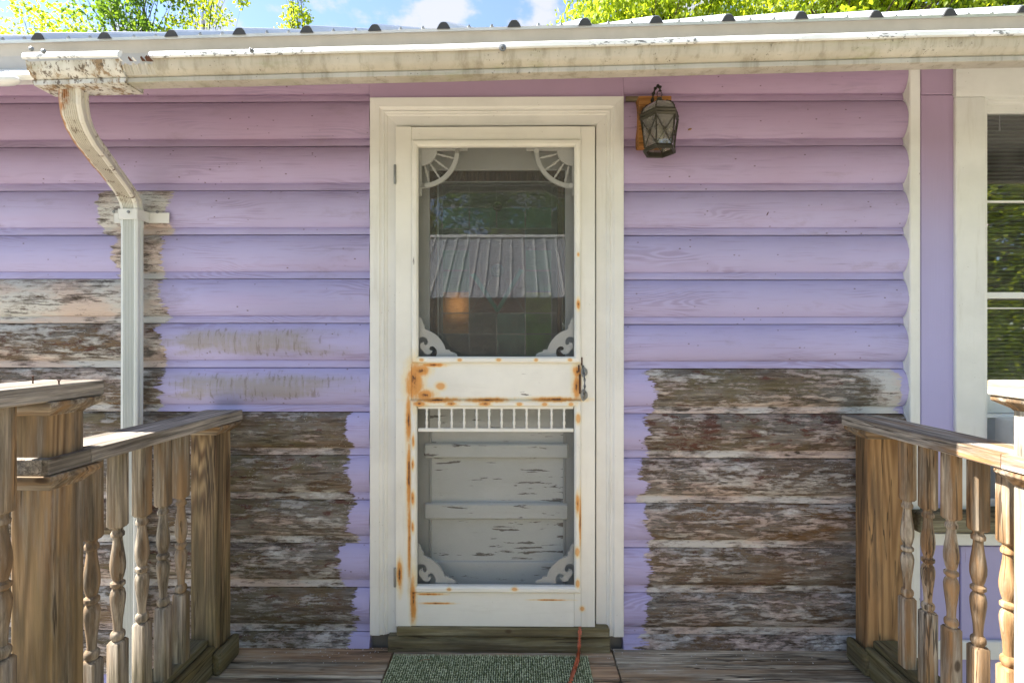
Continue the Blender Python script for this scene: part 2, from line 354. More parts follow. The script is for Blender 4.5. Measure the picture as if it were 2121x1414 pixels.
def wood(name, axis='z', honey=(.36, .20, .085), dark=(.15, .075, .032), grey=.5, moss=.0, moss_top=.35, greycol=(.27, .235, .195), rings=42.0, crack=.6, dust=0.0):
    g = G(name); P = g.jit(); O = g.obj()
    k = {'z': (9, 9, .55), 'y': (9, .55, 9), 'x': (.55, 9, 9)}[axis]
    kf = {'z': (95, 95, 3.5), 'y': (95, 3.5, 95), 'x': (3.5, 95, 95)}[axis]
    km = {'z': (22, 22, 2.2), 'y': (22, 2.2, 22), 'x': (2.2, 22, 22)}[axis]
    n0 = g.noise(g.sc(P, k), 1.0, 2, .4)
    ring = g.m_('ADD', .5, g.m_('MULTIPLY', g.m_('SINE', g.m_('MULTIPLY', n0, rings*2.4)), .5))
    fine = g.mr(g.noise(g.sc(P, kf), 1.0, 6, .7), .28, .72, 0, 1, False)
    mid = g.noise(g.sc(P, km), 1.0, 6, .65)
    f = g.m_('ADD', g.m_('MULTIPLY', ring, .55), g.m_('MULTIPLY', fine, .45))
    hc = g.ramp(f, [(.18, honey), (.55, tuple((a+b)/2 for a, b in zip(honey, dark))), (.92, dark)])
    gc = g.ramp(g.m_('ADD', g.m_('MULTIPLY', fine, .6), g.m_('MULTIPLY', mid, .4)), [(.26, tuple(c*.30 for c in greycol)), (.48, tuple(c*.85 for c in greycol)), (.70, tuple(min(1, c*1.6) for c in greycol))])
    gm = g.mr(g.m_('ADD', mid, (grey-.5)*.9), .40, .62)
    col = g.mix(gm, hc, gc)
    if moss:
        ox, oy, oz = g.xyz(O)
        lo = g.mr(oz, moss_top, .0)
        mm = g.mr(g.m_('ADD', g.m_('MULTIPLY', lo, .42), g.noise(g.sc(P, tuple(c*.6 for c in km)), 1.0, 5, .65)), .56, .78)
        col = g.mix(g.m_('MULTIPLY', mm, moss), col, g.mix(fine, (.05, .046, .016), (.19, .17, .08)))
    grime = g.mr(g.noise(g.sc(g.vm('ADD', P, (1, 2, 3)), tuple(c*.45 for c in km)), 1.0, 6, .7), .46, .62, 0, .62)
    col = g.mix(grime, col, g.mix(fine, (.035, .026, .016), (.10, .08, .055)))
    cr = g.mr(g.noise(g.sc(g.vm('ADD', P, (3, 5, 7)), tuple(c*.42 if c < 10 else c*.36 for c in kf)), 1.0, 5, .6), .63, .66)
    col = g.mix(g.m_('MULTIPLY', cr, crack), col, (.03, .021, .014))
    ln = g.m_('ABSOLUTE', g.m_('SUBTRACT', g.noise(g.sc(g.vm('ADD', P, (8, 1, 4)), {'z': (26, 26, 1.1), 'y': (26, 1.1, 26), 'x': (1.1, 26, 26)}[axis]), 1.0, 3, .55), .5))
    lm = g.m_('MULTIPLY', g.mr(ln, .013, .005), g.mr(g.noise(g.sc(P, {'z': (5, 5, 1.5), 'y': (5, 1.5, 5), 'x': (1.5, 5, 5)}[axis]), 1.0, 3), .46, .58))
    col = g.mix(g.m_('MULTIPLY', lm, min(1, crack*1.2)), col, (.03, .02, .013)); cr = g.m_('MAXIMUM', cr, lm)
    if dust: col = g.mix(g.mr(mid, .45, .6, 0, dust), col, (.5, .46, .40))
    knot = g.mr(g.vor(g.sc(P, {'z': (1, 1, .55), 'y': (1, .55, 1), 'x': (.55, 1, 1)}[axis]), 5.5), .07, .035)
    col = g.mix(g.m_('MULTIPLY', knot, .8), col, (.05, .028, .015))
    h = g.m_('ADD', g.m_('ADD', g.m_('MULTIPLY', ring, .35), g.m_('MULTIPLY', fine, .6)), g.m_('MULTIPLY', cr, -1.1))
    return g.bsdf(col, .78, g.bump(h, .0022, .8), spec=.25)

def flat(name, col, rough=.6, metal=0.0, var=.15, spec=.5, bscale=60, bstr=.2):
    g = G(name); P = g.jit()
    c = g.mix(g.mr(g.noise(P, 12, 4, .6), .3, .7), col, tuple(v*(1-var) for v in col))
    return g.bsdf(c, rough, g.bump(g.noise(P, bscale, 4), .001, bstr), metal, spec)
# ------------------------------------------------------------------ materials
M = {}
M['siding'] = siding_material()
M['white'] = white_paint('old_white_paint', chips=.25, dirt=.55)
M['whitex'] = white_paint('old_white_paint_level', chips=.3, dirt=.55, axis='x')
YF = D-.045                                   # face of the screen door
RUST = [(858,792,22,52),(872,768,24,16),(880,818,26,14),(846,870,7,70),(847,985,6,110),(848,1120,5,110),(856,1240,8,70),(828,1190,7,38),
        (1196,770,12,16),(1194,800,10,34),(1150,827,70,6),(1010,828,60,6),(905,828,60,7),
        (870,835,18,8),(936,835,14,6),(1005,835,15,6),(1076,836,8,5),(1128,836,7,5),(1182,836,7,5),(1197,631,5,13),(1197,528,3,5),(912,800,12,9),
        (953,745,6,4),(1033,745,7,4),(1110,745,5,4),(874,745,6,4),(1180,745,6,4),(1197,866,6,12),(1196,1040,5,26),(1201,1075,3,70),(1195,1140,6,12),(1196,1205,5,10),(1206,1260,6,6),
        (931,1217,6,4),(1066,1217,8,4),(890,1230,34,3),(905,1249,38,2.5),(1140,1242,44,2),(898,756,30,5),(857,912,4,16),(856,960,4,14),(856,1030,5,18),(856,1090,4,14)]
M['door_white'] = white_paint('rusty_white_door_paint', base=(.78,.765,.70), rust=RUST, Y=YF, chips=.35, dirt=.4)
M['door_whitex'] = white_paint('rusty_white_rail_paint', base=(.78,.765,.70), rust=RUST, Y=YF, chips=.5, dirt=.35, axis='x')
M['inner_white'] = white_paint('peeling_inner_door_paint', base=(.62,.64,.62), chips=1.12, dirt=.4, axis='x')
M['bracket'] = white_paint('bracket_paint', base=(.60,.60,.575), chips=.2, dirt=.4)
M['inner_stile'] = white_paint('shaded_inner_stile_paint', base=(.40,.41,.395), chips=.3, dirt=.4)  # white door paint greyed: shade of the recessed door painted in
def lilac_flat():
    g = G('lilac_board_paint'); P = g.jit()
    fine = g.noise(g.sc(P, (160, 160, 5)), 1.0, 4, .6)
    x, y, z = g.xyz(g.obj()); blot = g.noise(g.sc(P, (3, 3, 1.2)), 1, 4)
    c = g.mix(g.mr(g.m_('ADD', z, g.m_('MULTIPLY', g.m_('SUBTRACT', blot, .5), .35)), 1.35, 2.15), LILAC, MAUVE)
    c = g.mix(g.mr(blot, .35, .7, 0, .16), c, (.2, .16, .2))
    ck = g.mr(g.noise(g.sc(P, (70, 70, 4)), 1.0, 5, .6), .70, .73)
    c = g.mix(g.m_('MULTIPLY', ck, .6), c, (.15, .10, .16))
    return g.bsdf(c, .55, g.bump(g.m_('ADD', fine, g.m_('MULTIPLY', ck, -1)), .0015, .4), spec=.35)
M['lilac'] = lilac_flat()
M['frame_wood'] = wood('dark_sash_wood', 'z', honey=(.16,.085,.045), dark=(.07,.035,.02), grey=.1, greycol=(.12,.10,.08))
M['rail_left'] = wood('weathered_cap_wood', 'y', grey=.74, moss=.0, greycol=(.30,.265,.225))
M['rail_right'] = wood('weathered_cap_wood_brown', 'y', grey=.58, greycol=(.33,.29,.24), honey=(.33,.19,.085))
M['post_left'] = wood('striped_post_wood', 'z', honey=(.40,.275,.145), dark=(.085,.042,.022), grey=.38, moss=.6, moss_top=.75, rings=75, greycol=(.25,.215,.155))
M['post_grey'] = wood('grey_newel_wood', 'z', honey=(.36,.235,.12), dark=(.12,.07,.036), grey=.47, moss=.4, moss_top=1.1, rings=40, greycol=(.25,.21,.165))
M['post_honey'] = wood('honey_post_wood', 'z', honey=(.38,.225,.10), dark=(.19,.098,.04), grey=.26, moss=.85, moss_top=.16, rings=34, greycol=(.34,.25,.16))
M['post_sunlit'] = wood('sunlit_weathered_post_wood', 'z', honey=(.52,.41,.27), dark=(.33,.235,.14), grey=.66, greycol=(.47,.43,.35), crack=.4)  # newel wood whitened: overexposed sun put into the base colour
M['board_sunlit'] = wood('sunlit_weathered_board_wood', 'y', honey=(.52,.41,.27), dark=(.33,.235,.14), grey=.66, greycol=(.46,.42,.345), crack=.5)  # right top board, with the same sun glare painted in
M['spindle'] = wood('spindle_wood', 'z', honey=(.30,.195,.105), dark=(.12,.072,.038), grey=.58, moss=.45, moss_top=.42, rings=30, greycol=(.26,.22,.17))
M['spindle_r'] = wood('honey_spindle_wood', 'z', honey=(.40,.24,.115), dark=(.21,.11,.045), grey=.52, moss=.3, moss_top=.3, rings=30, greycol=(.36,.30,.225))
M['moss_wood'] = wood('mossy_base_wood', 'y', honey=(.22,.16,.07), dark=(.10,.07,.03), grey=.5, moss=.62, moss_top=.5, greycol=(.20,.18,.13))
M['trim_wood'] = wood('trim_moulding_wood', 'x', honey=(.31,.20,.105), dark=(.13,.075,.036), grey=.48, greycol=(.26,.22,.17))
M['floor'] = wood('deck_board_wood', 'x', honey=(.48,.345,.225), dark=(.23,.15,.095), grey=.58, moss=.25, moss_top=1.2, greycol=(.52,.465,.37), crack=.75)
M['floor_warm'] = wood('deck_board_wood_warm', 'x', honey=(.56,.38,.235), dark=(.27,.165,.10), grey=.42, moss=.1, moss_top=.9, greycol=(.50,.43,.33), crack=.75)
M['sill'] = wood('mossy_sill_wood', 'x', honey=(.32,.25,.14), dark=(.14,.105,.055), grey=.5, moss=.6, moss_top=1.4, greycol=(.40,.365,.26))
M['block'] = wood('orange_block_wood', 'x', honey=(.46,.22,.065), dark=(.23,.09,.022), grey=.08, rings=60)
M['metal_roof'] = flat('galvanised_roof', (.62,.64,.66), .38, .55, .12)
M['dark_rib'] = flat('dark_closure', (.05,.05,.05), .8)
M['flash'] = flat('grey_drip_edge', (.47,.45,.43), .5, 0, .12)
M['iron'] = flat('tarnished_iron', (.075,.07,.052), .55, .5, .4)
M['steel'] = flat('dull_steel', (.33,.34,.34), .45, .7, .35)
M['rusty_nail'] = flat('rusty_nail', (.11,.05,.03), .8, .3)
M['orange'] = flat('orange_cord_rubber', (1.0,.27,.13), .42, 0, .05)
M['interior'] = flat('interior_plaster', (.22,.20,.17), .9)
M['dark'] = flat('dark_void', (.02,.02,.02), .9)
M['wash_white'] = flat('white_metal_trim', (.70,.70,.68), .45, 0, .1)
M['primer'] = flat('white_primer', (.68,.68,.66), .7, 0, .15)

def gutter_mat(name, dirty):
    g = G(name); O = g.obj(); P = O; x, y, z = g.xyz(O)
    base = g.mix(g.mr(g.noise(P, 5, 5, .6), .3, .7), (.50,.465,.39), (.40,.365,.295))
    st = g.noise(g.sc(P, (30, 30, 3.5)), 1.0, 5, .65)
    base = g.mix(g.mr(st, .46, .70, 0, .65), base, (.23,.205,.145))
    al = g.noise(g.sc(P, (6, 6, 40)), 1.0, 5, .6)
    base = g.mix(g.mr(al, .55, .72, 0, .45), base, (.28,.29,.16))
    sp = g.m_('MULTIPLY', g.mr(g.noise(P, 130, 3, .6), .62, .68), g.mr(g.noise(P, 12, 3), .50, .62))
    base = g.mix(g.m_('MULTIPLY', sp, .8), base, (.10,.09,.07))
    if dirty:
        base = g.mix(g.mr(g.noise(g.sc(P, (22, 22, 5)), 1, 4), .4, .6, .2, .8), base, (.66,.65,.60))
        r = g.noise(g.sc(P, (26, 26, 9)), 1.0, 7, .7)
        base = g.mix(g.mr(r, .50, .58), base, (.26,.175,.095))
        base = g.mix(g.mr(g.noise(g.sc(P, (60, 60, 40)), 1.0, 5, .7), .54, .60, 0, .9), base, (.10,.07,.045))
    return g.bsdf(base, .5, g.bump(g.noise(P, 60, 4), .0012, .35), spec=.4)
M['gutter'] = gutter_mat('stained_cream_gutter', False)
M['gutter_dirty'] = gutter_mat('rust_specked_gutter_end', True)
M['gutter_lip'] = None
def lip_mat():
    g = G('white_gutter_lip'); P = g.obj()
    c = g.mix(g.mr(g.noise(P, 6, 4), .35, .7), (.72,.73,.72), (.58,.59,.56))
    sp = g.m_('MULTIPLY', g.mr(g.noise(g.sc(P, (60, 60, 120)), 1, 4, .65), .54, .62), g.mr(g.noise(P, 4.5, 3), .47, .58))
    c = g.mix(g.m_('MULTIPLY', sp, .85), c, (.07,.07,.06))
    return g.bsdf(c, .42)
M['gutter_lip'] = lip_mat()

def downspout_mat():
    g = G('rust_edged_downspout'); P = g.obj(); x, y, z = g.xyz(P)
    up = g.mr(z, Z(445, 1.86), Z(400, 1.86))          # the old elbow above, the newer pipe below
    c = g.mix(up, g.mix(g.mr(g.noise(g.sc(P, (20, 20, 1.5)), 1, 4), .35, .7), (.66,.69,.68), (.57,.60,.59)), (.63,.60,.53))
    sp = g.mr(g.noise(g.sc(P, (45, 45, 18)), 1, 6, .7), .56, .64)
    c = g.mix(g.m_('MULTIPLY', g.m_('MULTIPLY', sp, up), .75), c, (.22,.17,.12))
    rs = [(130,215,9,70),(150,280,14,50),(175,320,14,40),(205,355,10,20),(150,200,14,16),(205,310,30,5)]
    c_at = None
    n = g.noise(P, 60, 5, .65)
    f = g.mr(g.attr('rust', 'GEOMETRY'), 0, 1, 0, 1, False)
    f = g.m_('ADD', f, g.m_('MULTIPLY', g.m_('SUBTRACT', n, .5), 1.1))
    c = g.mix(g.mr(f, .26, .62, 0, .95), c, (.36,.155,.05))
    c = g.mix(g.mr(f, .85, 1.05, 0, .8), c, (.11,.05,.025))
    return g.bsdf(c, .45, g.bump(n, .001, .3), spec=.4)
M['downspout'] = downspout_mat()

def screen_mat():
    g = G('insect_screen')
    P = g.obj(); x, y, z = g.xyz(P)
    wv = g.noise(g.sc(P, (420, 1, 420)), 1, 1)
    d = g.shader('ShaderNodeBsdfDiffuse', Color=(.13, .135, .13, 1)); t = g.shader('ShaderNodeBsdfTransparent', Color=(1, 1, 1, 1))
    return g.done(g.mixs(g.mr(wv, .3, .7, .24, .34), t, d))
M['screen'] = screen_mat()
def clear_glass(name, tint=(.85, .88, .86), dust=.08, gain=2.4, wave=0.0):
    g = G(name); P = g.obj()
    fr = g.N.new('ShaderNodeFresnel'); fr.inputs['IOR'].default_value = 1.52
    nrm = g.bump(g.noise(g.sc(P, (1, 1, .6)), 26, 2), wave, .5) if wave else None      # old drawn glass is never quite flat
    gl = g.shader('ShaderNodeBsdfGlossy', Color=(1, 1, 1, 1), Roughness=.015, Normal=nrm)
    tr = g.shader('ShaderNodeBsdfTransparent', Color=tint+(1,))
    df = g.shader('ShaderNodeBsdfDiffuse', Color=(.32, .31, .29, 1))
    a = g.mixs(g.m_('MULTIPLY', fr.outputs[0], gain, True), tr, gl)       # two faces of one sheet
    return g.done(g.mixs(g.mr(g.noise(P, 7, 6, .65), .35, .7, dust*.3, dust*1.6), a, df))
M['glass'] = clear_glass('old_window_glass', dust=.03, gain=2.7, wave=.00004)
M['window_glass'] = clear_glass('dusty_window_glass', dust=.09, gain=2.6, wave=.00004)
M['glass_lantern'] = clear_glass('dusty_lantern_glass', (.60,.60,.50), .34)
def stained(name, col, wav=0):
    g = G(name); P = g.jit()
    c = g.mix(g.mr(g.noise(P, 14, 4), .3, .7), col, tuple(v*.6 for v in col))
    h = g.noise(g.sc(P, (30, 30, 150)), 1.0, 2, .4, .8) if wav else g.noise(P, 90, 3)
    nrm = g.bump(h, .003 if wav else .001, .6)
    d = g.shader('ShaderNodeBsdfDiffuse', Color=c, Normal=nrm); t = g.shader('ShaderNodeBsdfTranslucent', Color=c, Normal=nrm)
    gl = g.shader('ShaderNodeBsdfGlossy', Color=(1, 1, 1, 1), Roughness=.06, Normal=nrm)
    a = g.mixs(.40, d, t)
    rf = g.shader('ShaderNodeBsdfRefraction', Color=g.mix(.5, c, (1, 1, 1)), Roughness=.36, IOR=1.2, Normal=nrm)
    a = g.mixs(.30, a, rf)
    return g.done(g.mixs(.02, a, gl))
SG = {'amber': stained('amber_glass', (.55,.27,.04), 1), 'olive': stained('olive_glass', (.28,.38,.06)), 'teal': stained('teal_glass', (.17,.40,.35)),
      'slate': stained('slate_glass', (.14,.18,.17)), 'green': stained('green_glass', (.17,.44,.07)), 'ripple': stained('rippled_green_glass', (.07,.30,.15), 1),
      'plum': stained('plum_glass', (.20,.10,.085), 1), 'dim': stained('smoky_glass', (.10,.11,.08), 1), 'jade': stained('jade_glass', (.05,.34,.26))}
M['lead'] = flat('lead_came', (.27,.28,.26), .5, .4, .2)
M['blind'] = flat('blind_slat_vinyl', (.21,.22,.17), .6)
M['accordion'] = flat('pleated_vinyl', (.50,.53,.53), .6)
M['ac_body'] = flat('air_conditioner_case', (.62,.61,.57), .5)
M['leaf'] = None
def leaf_mat(name, c1, c2, tl=.5, tboost=1.6):
    g = G(name)
    a = g.attr('tone', 'GEOMETRY')
    c = g.mix(a, c1, c2)
    d = g.shader('ShaderNodeBsdfPrincipled'); n = d.node
    g.lk(n.inputs['Base Color'], c); n.inputs['Roughness'].default_value = .5; n.inputs['Specular IOR Level'].default_value = .3
    t = g.shader('ShaderNodeBsdfTranslucent', Color=g.mix(1.0, c, (tboost*1.25, tboost*1.1, tboost*.5), 'MULTIPLY'))
    return g.done(g.mixs(tl, d, t))
M['leaf_yellow'] = leaf_mat('yellow_green_leaf', (.24,.29,.03), (.13,.20,.022), .62, 2.3)
M['leaf_green'] = leaf_mat('green_leaf', (.13,.22,.03), (.06,.13,.02), .5, 1.6)
M['leaf_dark'] = leaf_mat('dark_green_leaf', (.06,.11,.02), (.03,.06,.012), .4, 1.4)
M['bark'] = flat('grey_bark', (.16,.125,.095), .9, 0, .4, .2, 30, .8)
M['tan_gable'] = flat('tan_board_wall', (.30,.22,.16), .8)

# ------------------------------------------------------------------ ground
def ground():
    g = G('lawn'); P = g.obj()
    c = g.ramp(g.noise(P, 1.3, 8, .65), [(.3, (.05,.065,.02)), (.55, (.09,.105,.035)), (.75, (.17,.14,.08))])
    m = g.bsdf(c, .9, g.bump(g.noise(P, 30, 5, .7), .03, .6), spec=.2)
    mb = MB(); mb.add([(-200,-200,-.55),(200,-200,-.55),(200,200,-.55),(-200,200,-.55)], [(0,1,2,3)])
    structure(mb.build('ground', m))
    g = G('pale_bounce_gravel'); P = g.obj()  # unseen pale gravel, added to bounce light up onto wall and eave
    v = g.vor(P, 38)
    c = g.mix(g.noise(P, 45, 3), (.43,.405,.36), (.31,.29,.25))
    c = g.mix(g.mr(v, .25, .5, 0, .5), c, (.24,.205,.165))
    m = g.bsdf(c, .9, g.bump(v, .02, -.6), spec=.2)
    mb = MB(); n = 48; P0 = []
    for i in range(n):
        a = 2*math.pi*i/n; k_ = 1+.07*mnoise.noise(Vector((math.cos(a)*2, math.sin(a)*2, 0)))
        P0.append((8.5*k_*math.cos(a), -1.6+4.4*k_*math.sin(a)*(1 if math.sin(a) < 0 else .8), -.546))
    mb.add(P0, [tuple(range(n))]); structure(mb.build('bounce_gravel', m))
ground()

# ------------------------------------------------------------------ the house
house = thing('wooden_house', (0, D, -.55), 'lilac wooden house with peeling log siding, metal roof and white screen door', 'house')

LL = [213, 304.5, 395.5, 487, 578, 669.5, 761, 852, 941, 1032.5, 1122, 1213, 1304]
LR = [211, 303.5, 396.5, 488, 580, 671.7, 763, 856, 948, 1041, 1133, 1226, 1312]
zl = [at(500, p, D).z for p in LL]; zr = [at(1560, p, D).z for p in LR]
def extend(z):
    p = z[0]-z[1]
    return [z[0]+p]+z+[z[-1]-p, z[-1]-2*p]
zl, zr = extend(zl), extend(zr)

def plank(x0, x1, zt, zb, props, seed):
    """one course of log siding: groove, rounded face, flat lip"""
    p = zt-zb; rnd = random.Random(seed)
    prof = [(.000, -.008, 0), (.0012, -.004, 0), (.002, .004, 0)]
    a, b = .002, p-.030
    for i in range(1, 14):
        u = i/13; w = abs(2*u-1)
        prof.append((a+(b-a)*u, .004*(1-u)+.006*u+.0255*(1-w**2.0)**.80, 0))
    prof += [(b+.0008, .002, .2), (b+.0012, -.0005, 1), (b+.003, .0005, 1), (p-.0022, .0055, 1), (p-.0012, .005, 1), (p-.0008, -.008, 1)]
    n = max(2, int((x1-x0)/.07)); mb = MB(); lip = []
    rings = []
    for i in range(n+1):
        xx = x0+(x1-x0)*i/n
        dy = .0018*mnoise.noise(Vector((xx*1.7, seed*3.1, 0))); dz = .0016*mnoise.noise(Vector((xx*1.1, seed*5.7, 4)))
        ring = [(xx, D-o+dy, zt-t+dz*(1 if 1 < k < len(prof)-2 else .6)) for k, (t, o, l) in enumerate(prof)]
        ring += [(xx, D+.012, zb+.001), (xx, D+.012, zt)]
        rings.append(ring); lip += [l for t, o, l in prof]+[0, 0]
    mb.loft(rings); mb.a['lip'] = lip
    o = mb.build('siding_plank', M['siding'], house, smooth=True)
    d = dict(bare_start=99.0, bare_end=98.0, white=0.0, moss=0.0, red=0.0, ochre=.0, end_white=0.0, wash_start=99.0, wash_end=98.0, wash_height=0.0)
    d.update(props)
    for k, v in d.items(): o[k] = float(v)
    return o
XS = lambda px: X(px, D-.015)
# courses to the left of the door, from the eave downwards
LP = {4: dict(bare_start=XS(212), bare_end=XS(344), white=.85, red=.55), 5: dict(bare_start=XS(236), bare_end=XS(336), white=.7, red=.4, ochre=.3),
      6: dict(bare_start=-9, bare_end=XS(337), white=.86, red=.35), 7: dict(bare_start=-9, bare_end=XS(336), white=.55, red=.75, ochre=.7, wash_start=XS(350), wash_end=XS(745)),
      8: dict(bare_start=-9, bare_end=XS(333), white=.42, red=.5, ochre=1, wash_start=XS(338), wash_end=XS(760)),
      9: dict(bare_start=-9, bare_end=XS(722), white=.24, red=.2, ochre=.3, moss=.55), 10: dict(bare_start=-9, bare_end=XS(728), white=.30, red=.45, ochre=.3, moss=.6),
      11: dict(bare_start=-9, bare_end=XS(724), white=.34, red=.5, moss=.45, ochre=.3), 12: dict(bare_start=-9, bare_end=XS(714), white=.42, red=.55, moss=.55, ochre=.2),
      13: dict(bare_start=-9, bare_end=XS(738), white=.34, red=.45, moss=.4, ochre=.3), 14: dict(bare_start=-9, bare_end=XS(728), white=.50, red=.3, moss=.45)}
RP = {8: dict(bare_start=XS(1348), bare_end=XS(1868), white=.36, red=.40, moss=.5, end_white=1.0), 9: dict(bare_start=XS(1346), bare_end=9, white=.38, red=.8, moss=.25),
      10: dict(bare_start=XS(1331), bare_end=9, white=.46, red=.55), 11: dict(bare_start=XS(1338), bare_end=9, white=.44, red=.25, ochre=.8),
      12: dict(bare_start=XS(1338), bare_end=9, white=.36, red=.3, ochre=.35, moss=.2), 13: dict(bare_start=XS(1332), bare_end=9, white=.46, ochre=.6),
      14: dict(bare_start=XS(1322), bare_end=9, white=.50, ochre=.7)}
XL0, XD0, XD1, XR1 = -3.4, X(766, D-.02), X(1291, D-.02), X(1876, D-.01)
def wzl(k):
    if k in (7, 8):
        return (zl[k]+zl[k+1])/2+.014
for k in range(len(zl)-1):
    pr = dict(LP.get(k+1, {}))
    if 'wash_start' in pr: pr['wash_height'] = (zl[k]+zl[k+1])/2+.016
    plank(XL0, XD0, zl[k], zl[k+1], pr, 3+k)
for k in range(len(zr)-1):
    plank(XD1, XR1, zr[k], zr[k+1], dict(RP.get(k+1, {})), 40+k)
zb_l = zl[-1]
# header board over the door, sheathing behind, inner rooms
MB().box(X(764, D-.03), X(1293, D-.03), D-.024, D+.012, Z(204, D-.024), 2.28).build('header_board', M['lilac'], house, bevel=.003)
zs = -.55
for (x0, x1, z0, z1) in ((-3.4, X(800), zs, 2.29), (X(1250), 1.63, zs, 2.29), (X(800), X(1250), 2.05, 2.29), (X(800), X(1250), zs, .06), (1.63, 2.62, 2.1, 2.29), (1.63, 2.62, zs, .72), (2.62, 4.6, zs, 2.29)):
    MB().box(x0, x1, D+.0125, D+.10, z0, z1).build('sheathing', M['interior'], house)
MB().box(-3.4, 4.6, D+.10, 8.2, -.06, -.01).build('room_floor', M['frame_wood'], house)
MB().box(-3.4, 4.6, D+.10, 8.2, 2.32, 2.36).build('room_ceiling', M['interior'], house)
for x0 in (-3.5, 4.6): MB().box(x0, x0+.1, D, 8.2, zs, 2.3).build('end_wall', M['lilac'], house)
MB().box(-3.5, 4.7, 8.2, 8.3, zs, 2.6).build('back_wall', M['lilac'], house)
zm = [2.26-.172*i for i in range(17)]
for i in range(16): plank(2.66, 4.58, zm[i], zm[i+1], {}, 80+i)
# trim right of the log siding
zt = 2.26
def vboard(name, m, p0, p1, yf, z0, z1, yb=D+.012, bev=.003):
    return MB().box(X(p0, yf), X(p1, yf), yf, yb, z0, z1).build(name, m, house, bevel=bev)
vboard('corner_strip', M['white'], 1885, 1907, D-.034, -.3, zt)
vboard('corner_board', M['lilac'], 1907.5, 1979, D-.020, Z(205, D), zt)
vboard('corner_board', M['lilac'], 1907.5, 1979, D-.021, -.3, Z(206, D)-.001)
# scribed caulk line between siding ends and strip
mb = MB(); ring = []
for i in range(140):
    z = 2.25-i*2.4/139
    k = next((j for j in range(len(zr)-1) if zr[j] >= z >= zr[j+1]), 0); u = (zr[k]-z)/(zr[k]-zr[k+1])
    w = min(1, abs(2*u/.83-1)); o = .004+.024*(1-w**2.6)**.72
    ring.append([(XR1-.004, D-o-.002, z), (XR1+.016, D-o-.006, z), (XR1+.016, D+.01, z), (XR1-.004, D+.01, z)])
mb.loft(ring).build('caulk_line', M['primer'], house)

# ---- eave: soffit, fascia, roof, gutter, all leaning a little to the right end
SL, SK = .0118, -.0145
def E(x, y, z): return (x, y+SK*x, z+SL*x)
def eprof(mb, prof, x0, x1, n=24, wob=.0, seed=0, closed=True):
    rings = []
    for i in range(n+1):
        x = x0+(x1-x0)*i/n
        dz = wob*mnoise.noise(Vector((x*2.3, seed, 0)))
        rings.append([E(x, y, z+dz) for y, z in prof])
    return mb.loft(rings, closed=closed, cap=closed)
zsf = Z(163, D)                                   # soffit meets the wall
eprof(MB(), [(1.50, zsf-.135), (D-.12, zsf-.006), (D+.03, zsf+.004), (D+.03, zsf+.024), (D-.12, zsf+.014), (1.50, zsf-.12)], -3.5, 4.7, 40, .004, 3).build('soffit', M['whitex'], house)
zre = Z(66, 1.49)                                 # roof edge
YFa = 1.50
eprof(MB(), [(1.480, zre+.004), (YFa-.004, zre-.03), (YFa, Z(140, YFa)), (YFa+.02, Z(140, YFa)), (YFa+.02, zre+.012)], -3.5, 4.7).build('fascia', M['flash'], house)
eprof(MB(), [(1.470, zre+.0035), (1.472, zre-.004), (1.4795, zre-.001), (1.4795, zre+.0035)], -3.5, 4.7).build('drip_edge', M['metal_roof'], house)
eprof(MB(), [(YFa-.003, Z(137, YFa)), (YFa-.003, Z(145, YFa)), (YFa+.012, Z(145, YFa)), (YFa+.012, Z(137, YFa))], -3.5, -1.30, 8).build('drip_edge', M['wash_white'], house)
# roof sheet with raised ribs, up to the ridge and down behind
TP = .604
ribs_px = [75, 215, 355, 497, 637, 778, 920, 1065, 1210, 1355, 1502, 1649, 1800, 1947, 2095]
ribx = [at(p, 80, 1.485).x for p in ribs_px]
stp = (ribx[-1]-ribx[0])/14
ribx = [ribx[0]-stp*k for k in range(9, 0, -1)]+ribx+[ribx[-1]+stp*k for k in range(1, 13)]
ribx = [x for x in ribx if -3.6 < x < 4.8]
def roof_line(x): return .0035*mnoise.noise(Vector((x*3, 1, 2)))
def rpt(x, y, lift): 
    b = E(x, 1.475, zre+.006)
    return (x, b[1]+y, b[2]+y*TP+lift+roof_line(x)*(1 if y < .2 else 0))
prev = -3.7
for i, rx in enumerate(ribx+[4.8]):
    mb = MB(); a = prev; b = rx-.021; n = 5; rows = []
    for y in (0, .06, 3.6):
        rows.append([rpt(a+(b-a)*j/n, y, .003*math.sin(math.pi*j/n)*0) for j in range(n+1)])
    rows2 = [[(p[0], p[1], p[2]-.002) for p in r] for r in rows]
    full = [r+list(reversed(q)) for r, q in zip(rows, rows2)]
    mb.loft(full); mb.build('roof_panel', M['metal_roof'], house)
    if i < len(ribx):
        h = .0195+.002*random.random(); mb = MB()
        pr = [(-.021, -.002), (-.021, 0), (-.014, h*.62), (-.008, h*.95), (0, h), (.008, h*.95), (.014, h*.62), (.021, 0), (.021, -.002)]
        mb.loft([[rpt(rx+u, y, w) for u, w in pr] for y in (-.004, .1, 3.6)]); mb.build('roof_rib', M['metal_roof'], house)
        mb = MB(); pr2 = [(u*.92, w*.92) for u, w in pr]
        mb.loft([[rpt(rx+u, y, w) for u, w in pr2] for y in (-.008, -.0045)]); mb.build('rib_closure', M['dark_rib'], house)
    prev = rx+.021
b0 = E(0, 1.475, zre)
mb = MB(); yr, zr_ = b0[1]+3.6, b0[2]+3.6*TP
mb.loft([[(x, yr-.02, zr_+.02), (x, yr+.05, zr_+.05), (x, 8.9, zr_-1.9), (x, 8.9, zr_-1.94), (x, yr+.05, zr_-.02)] for x in (-3.7, 4.8)]); mb.build('rear_roof', M['metal_roof'], house)
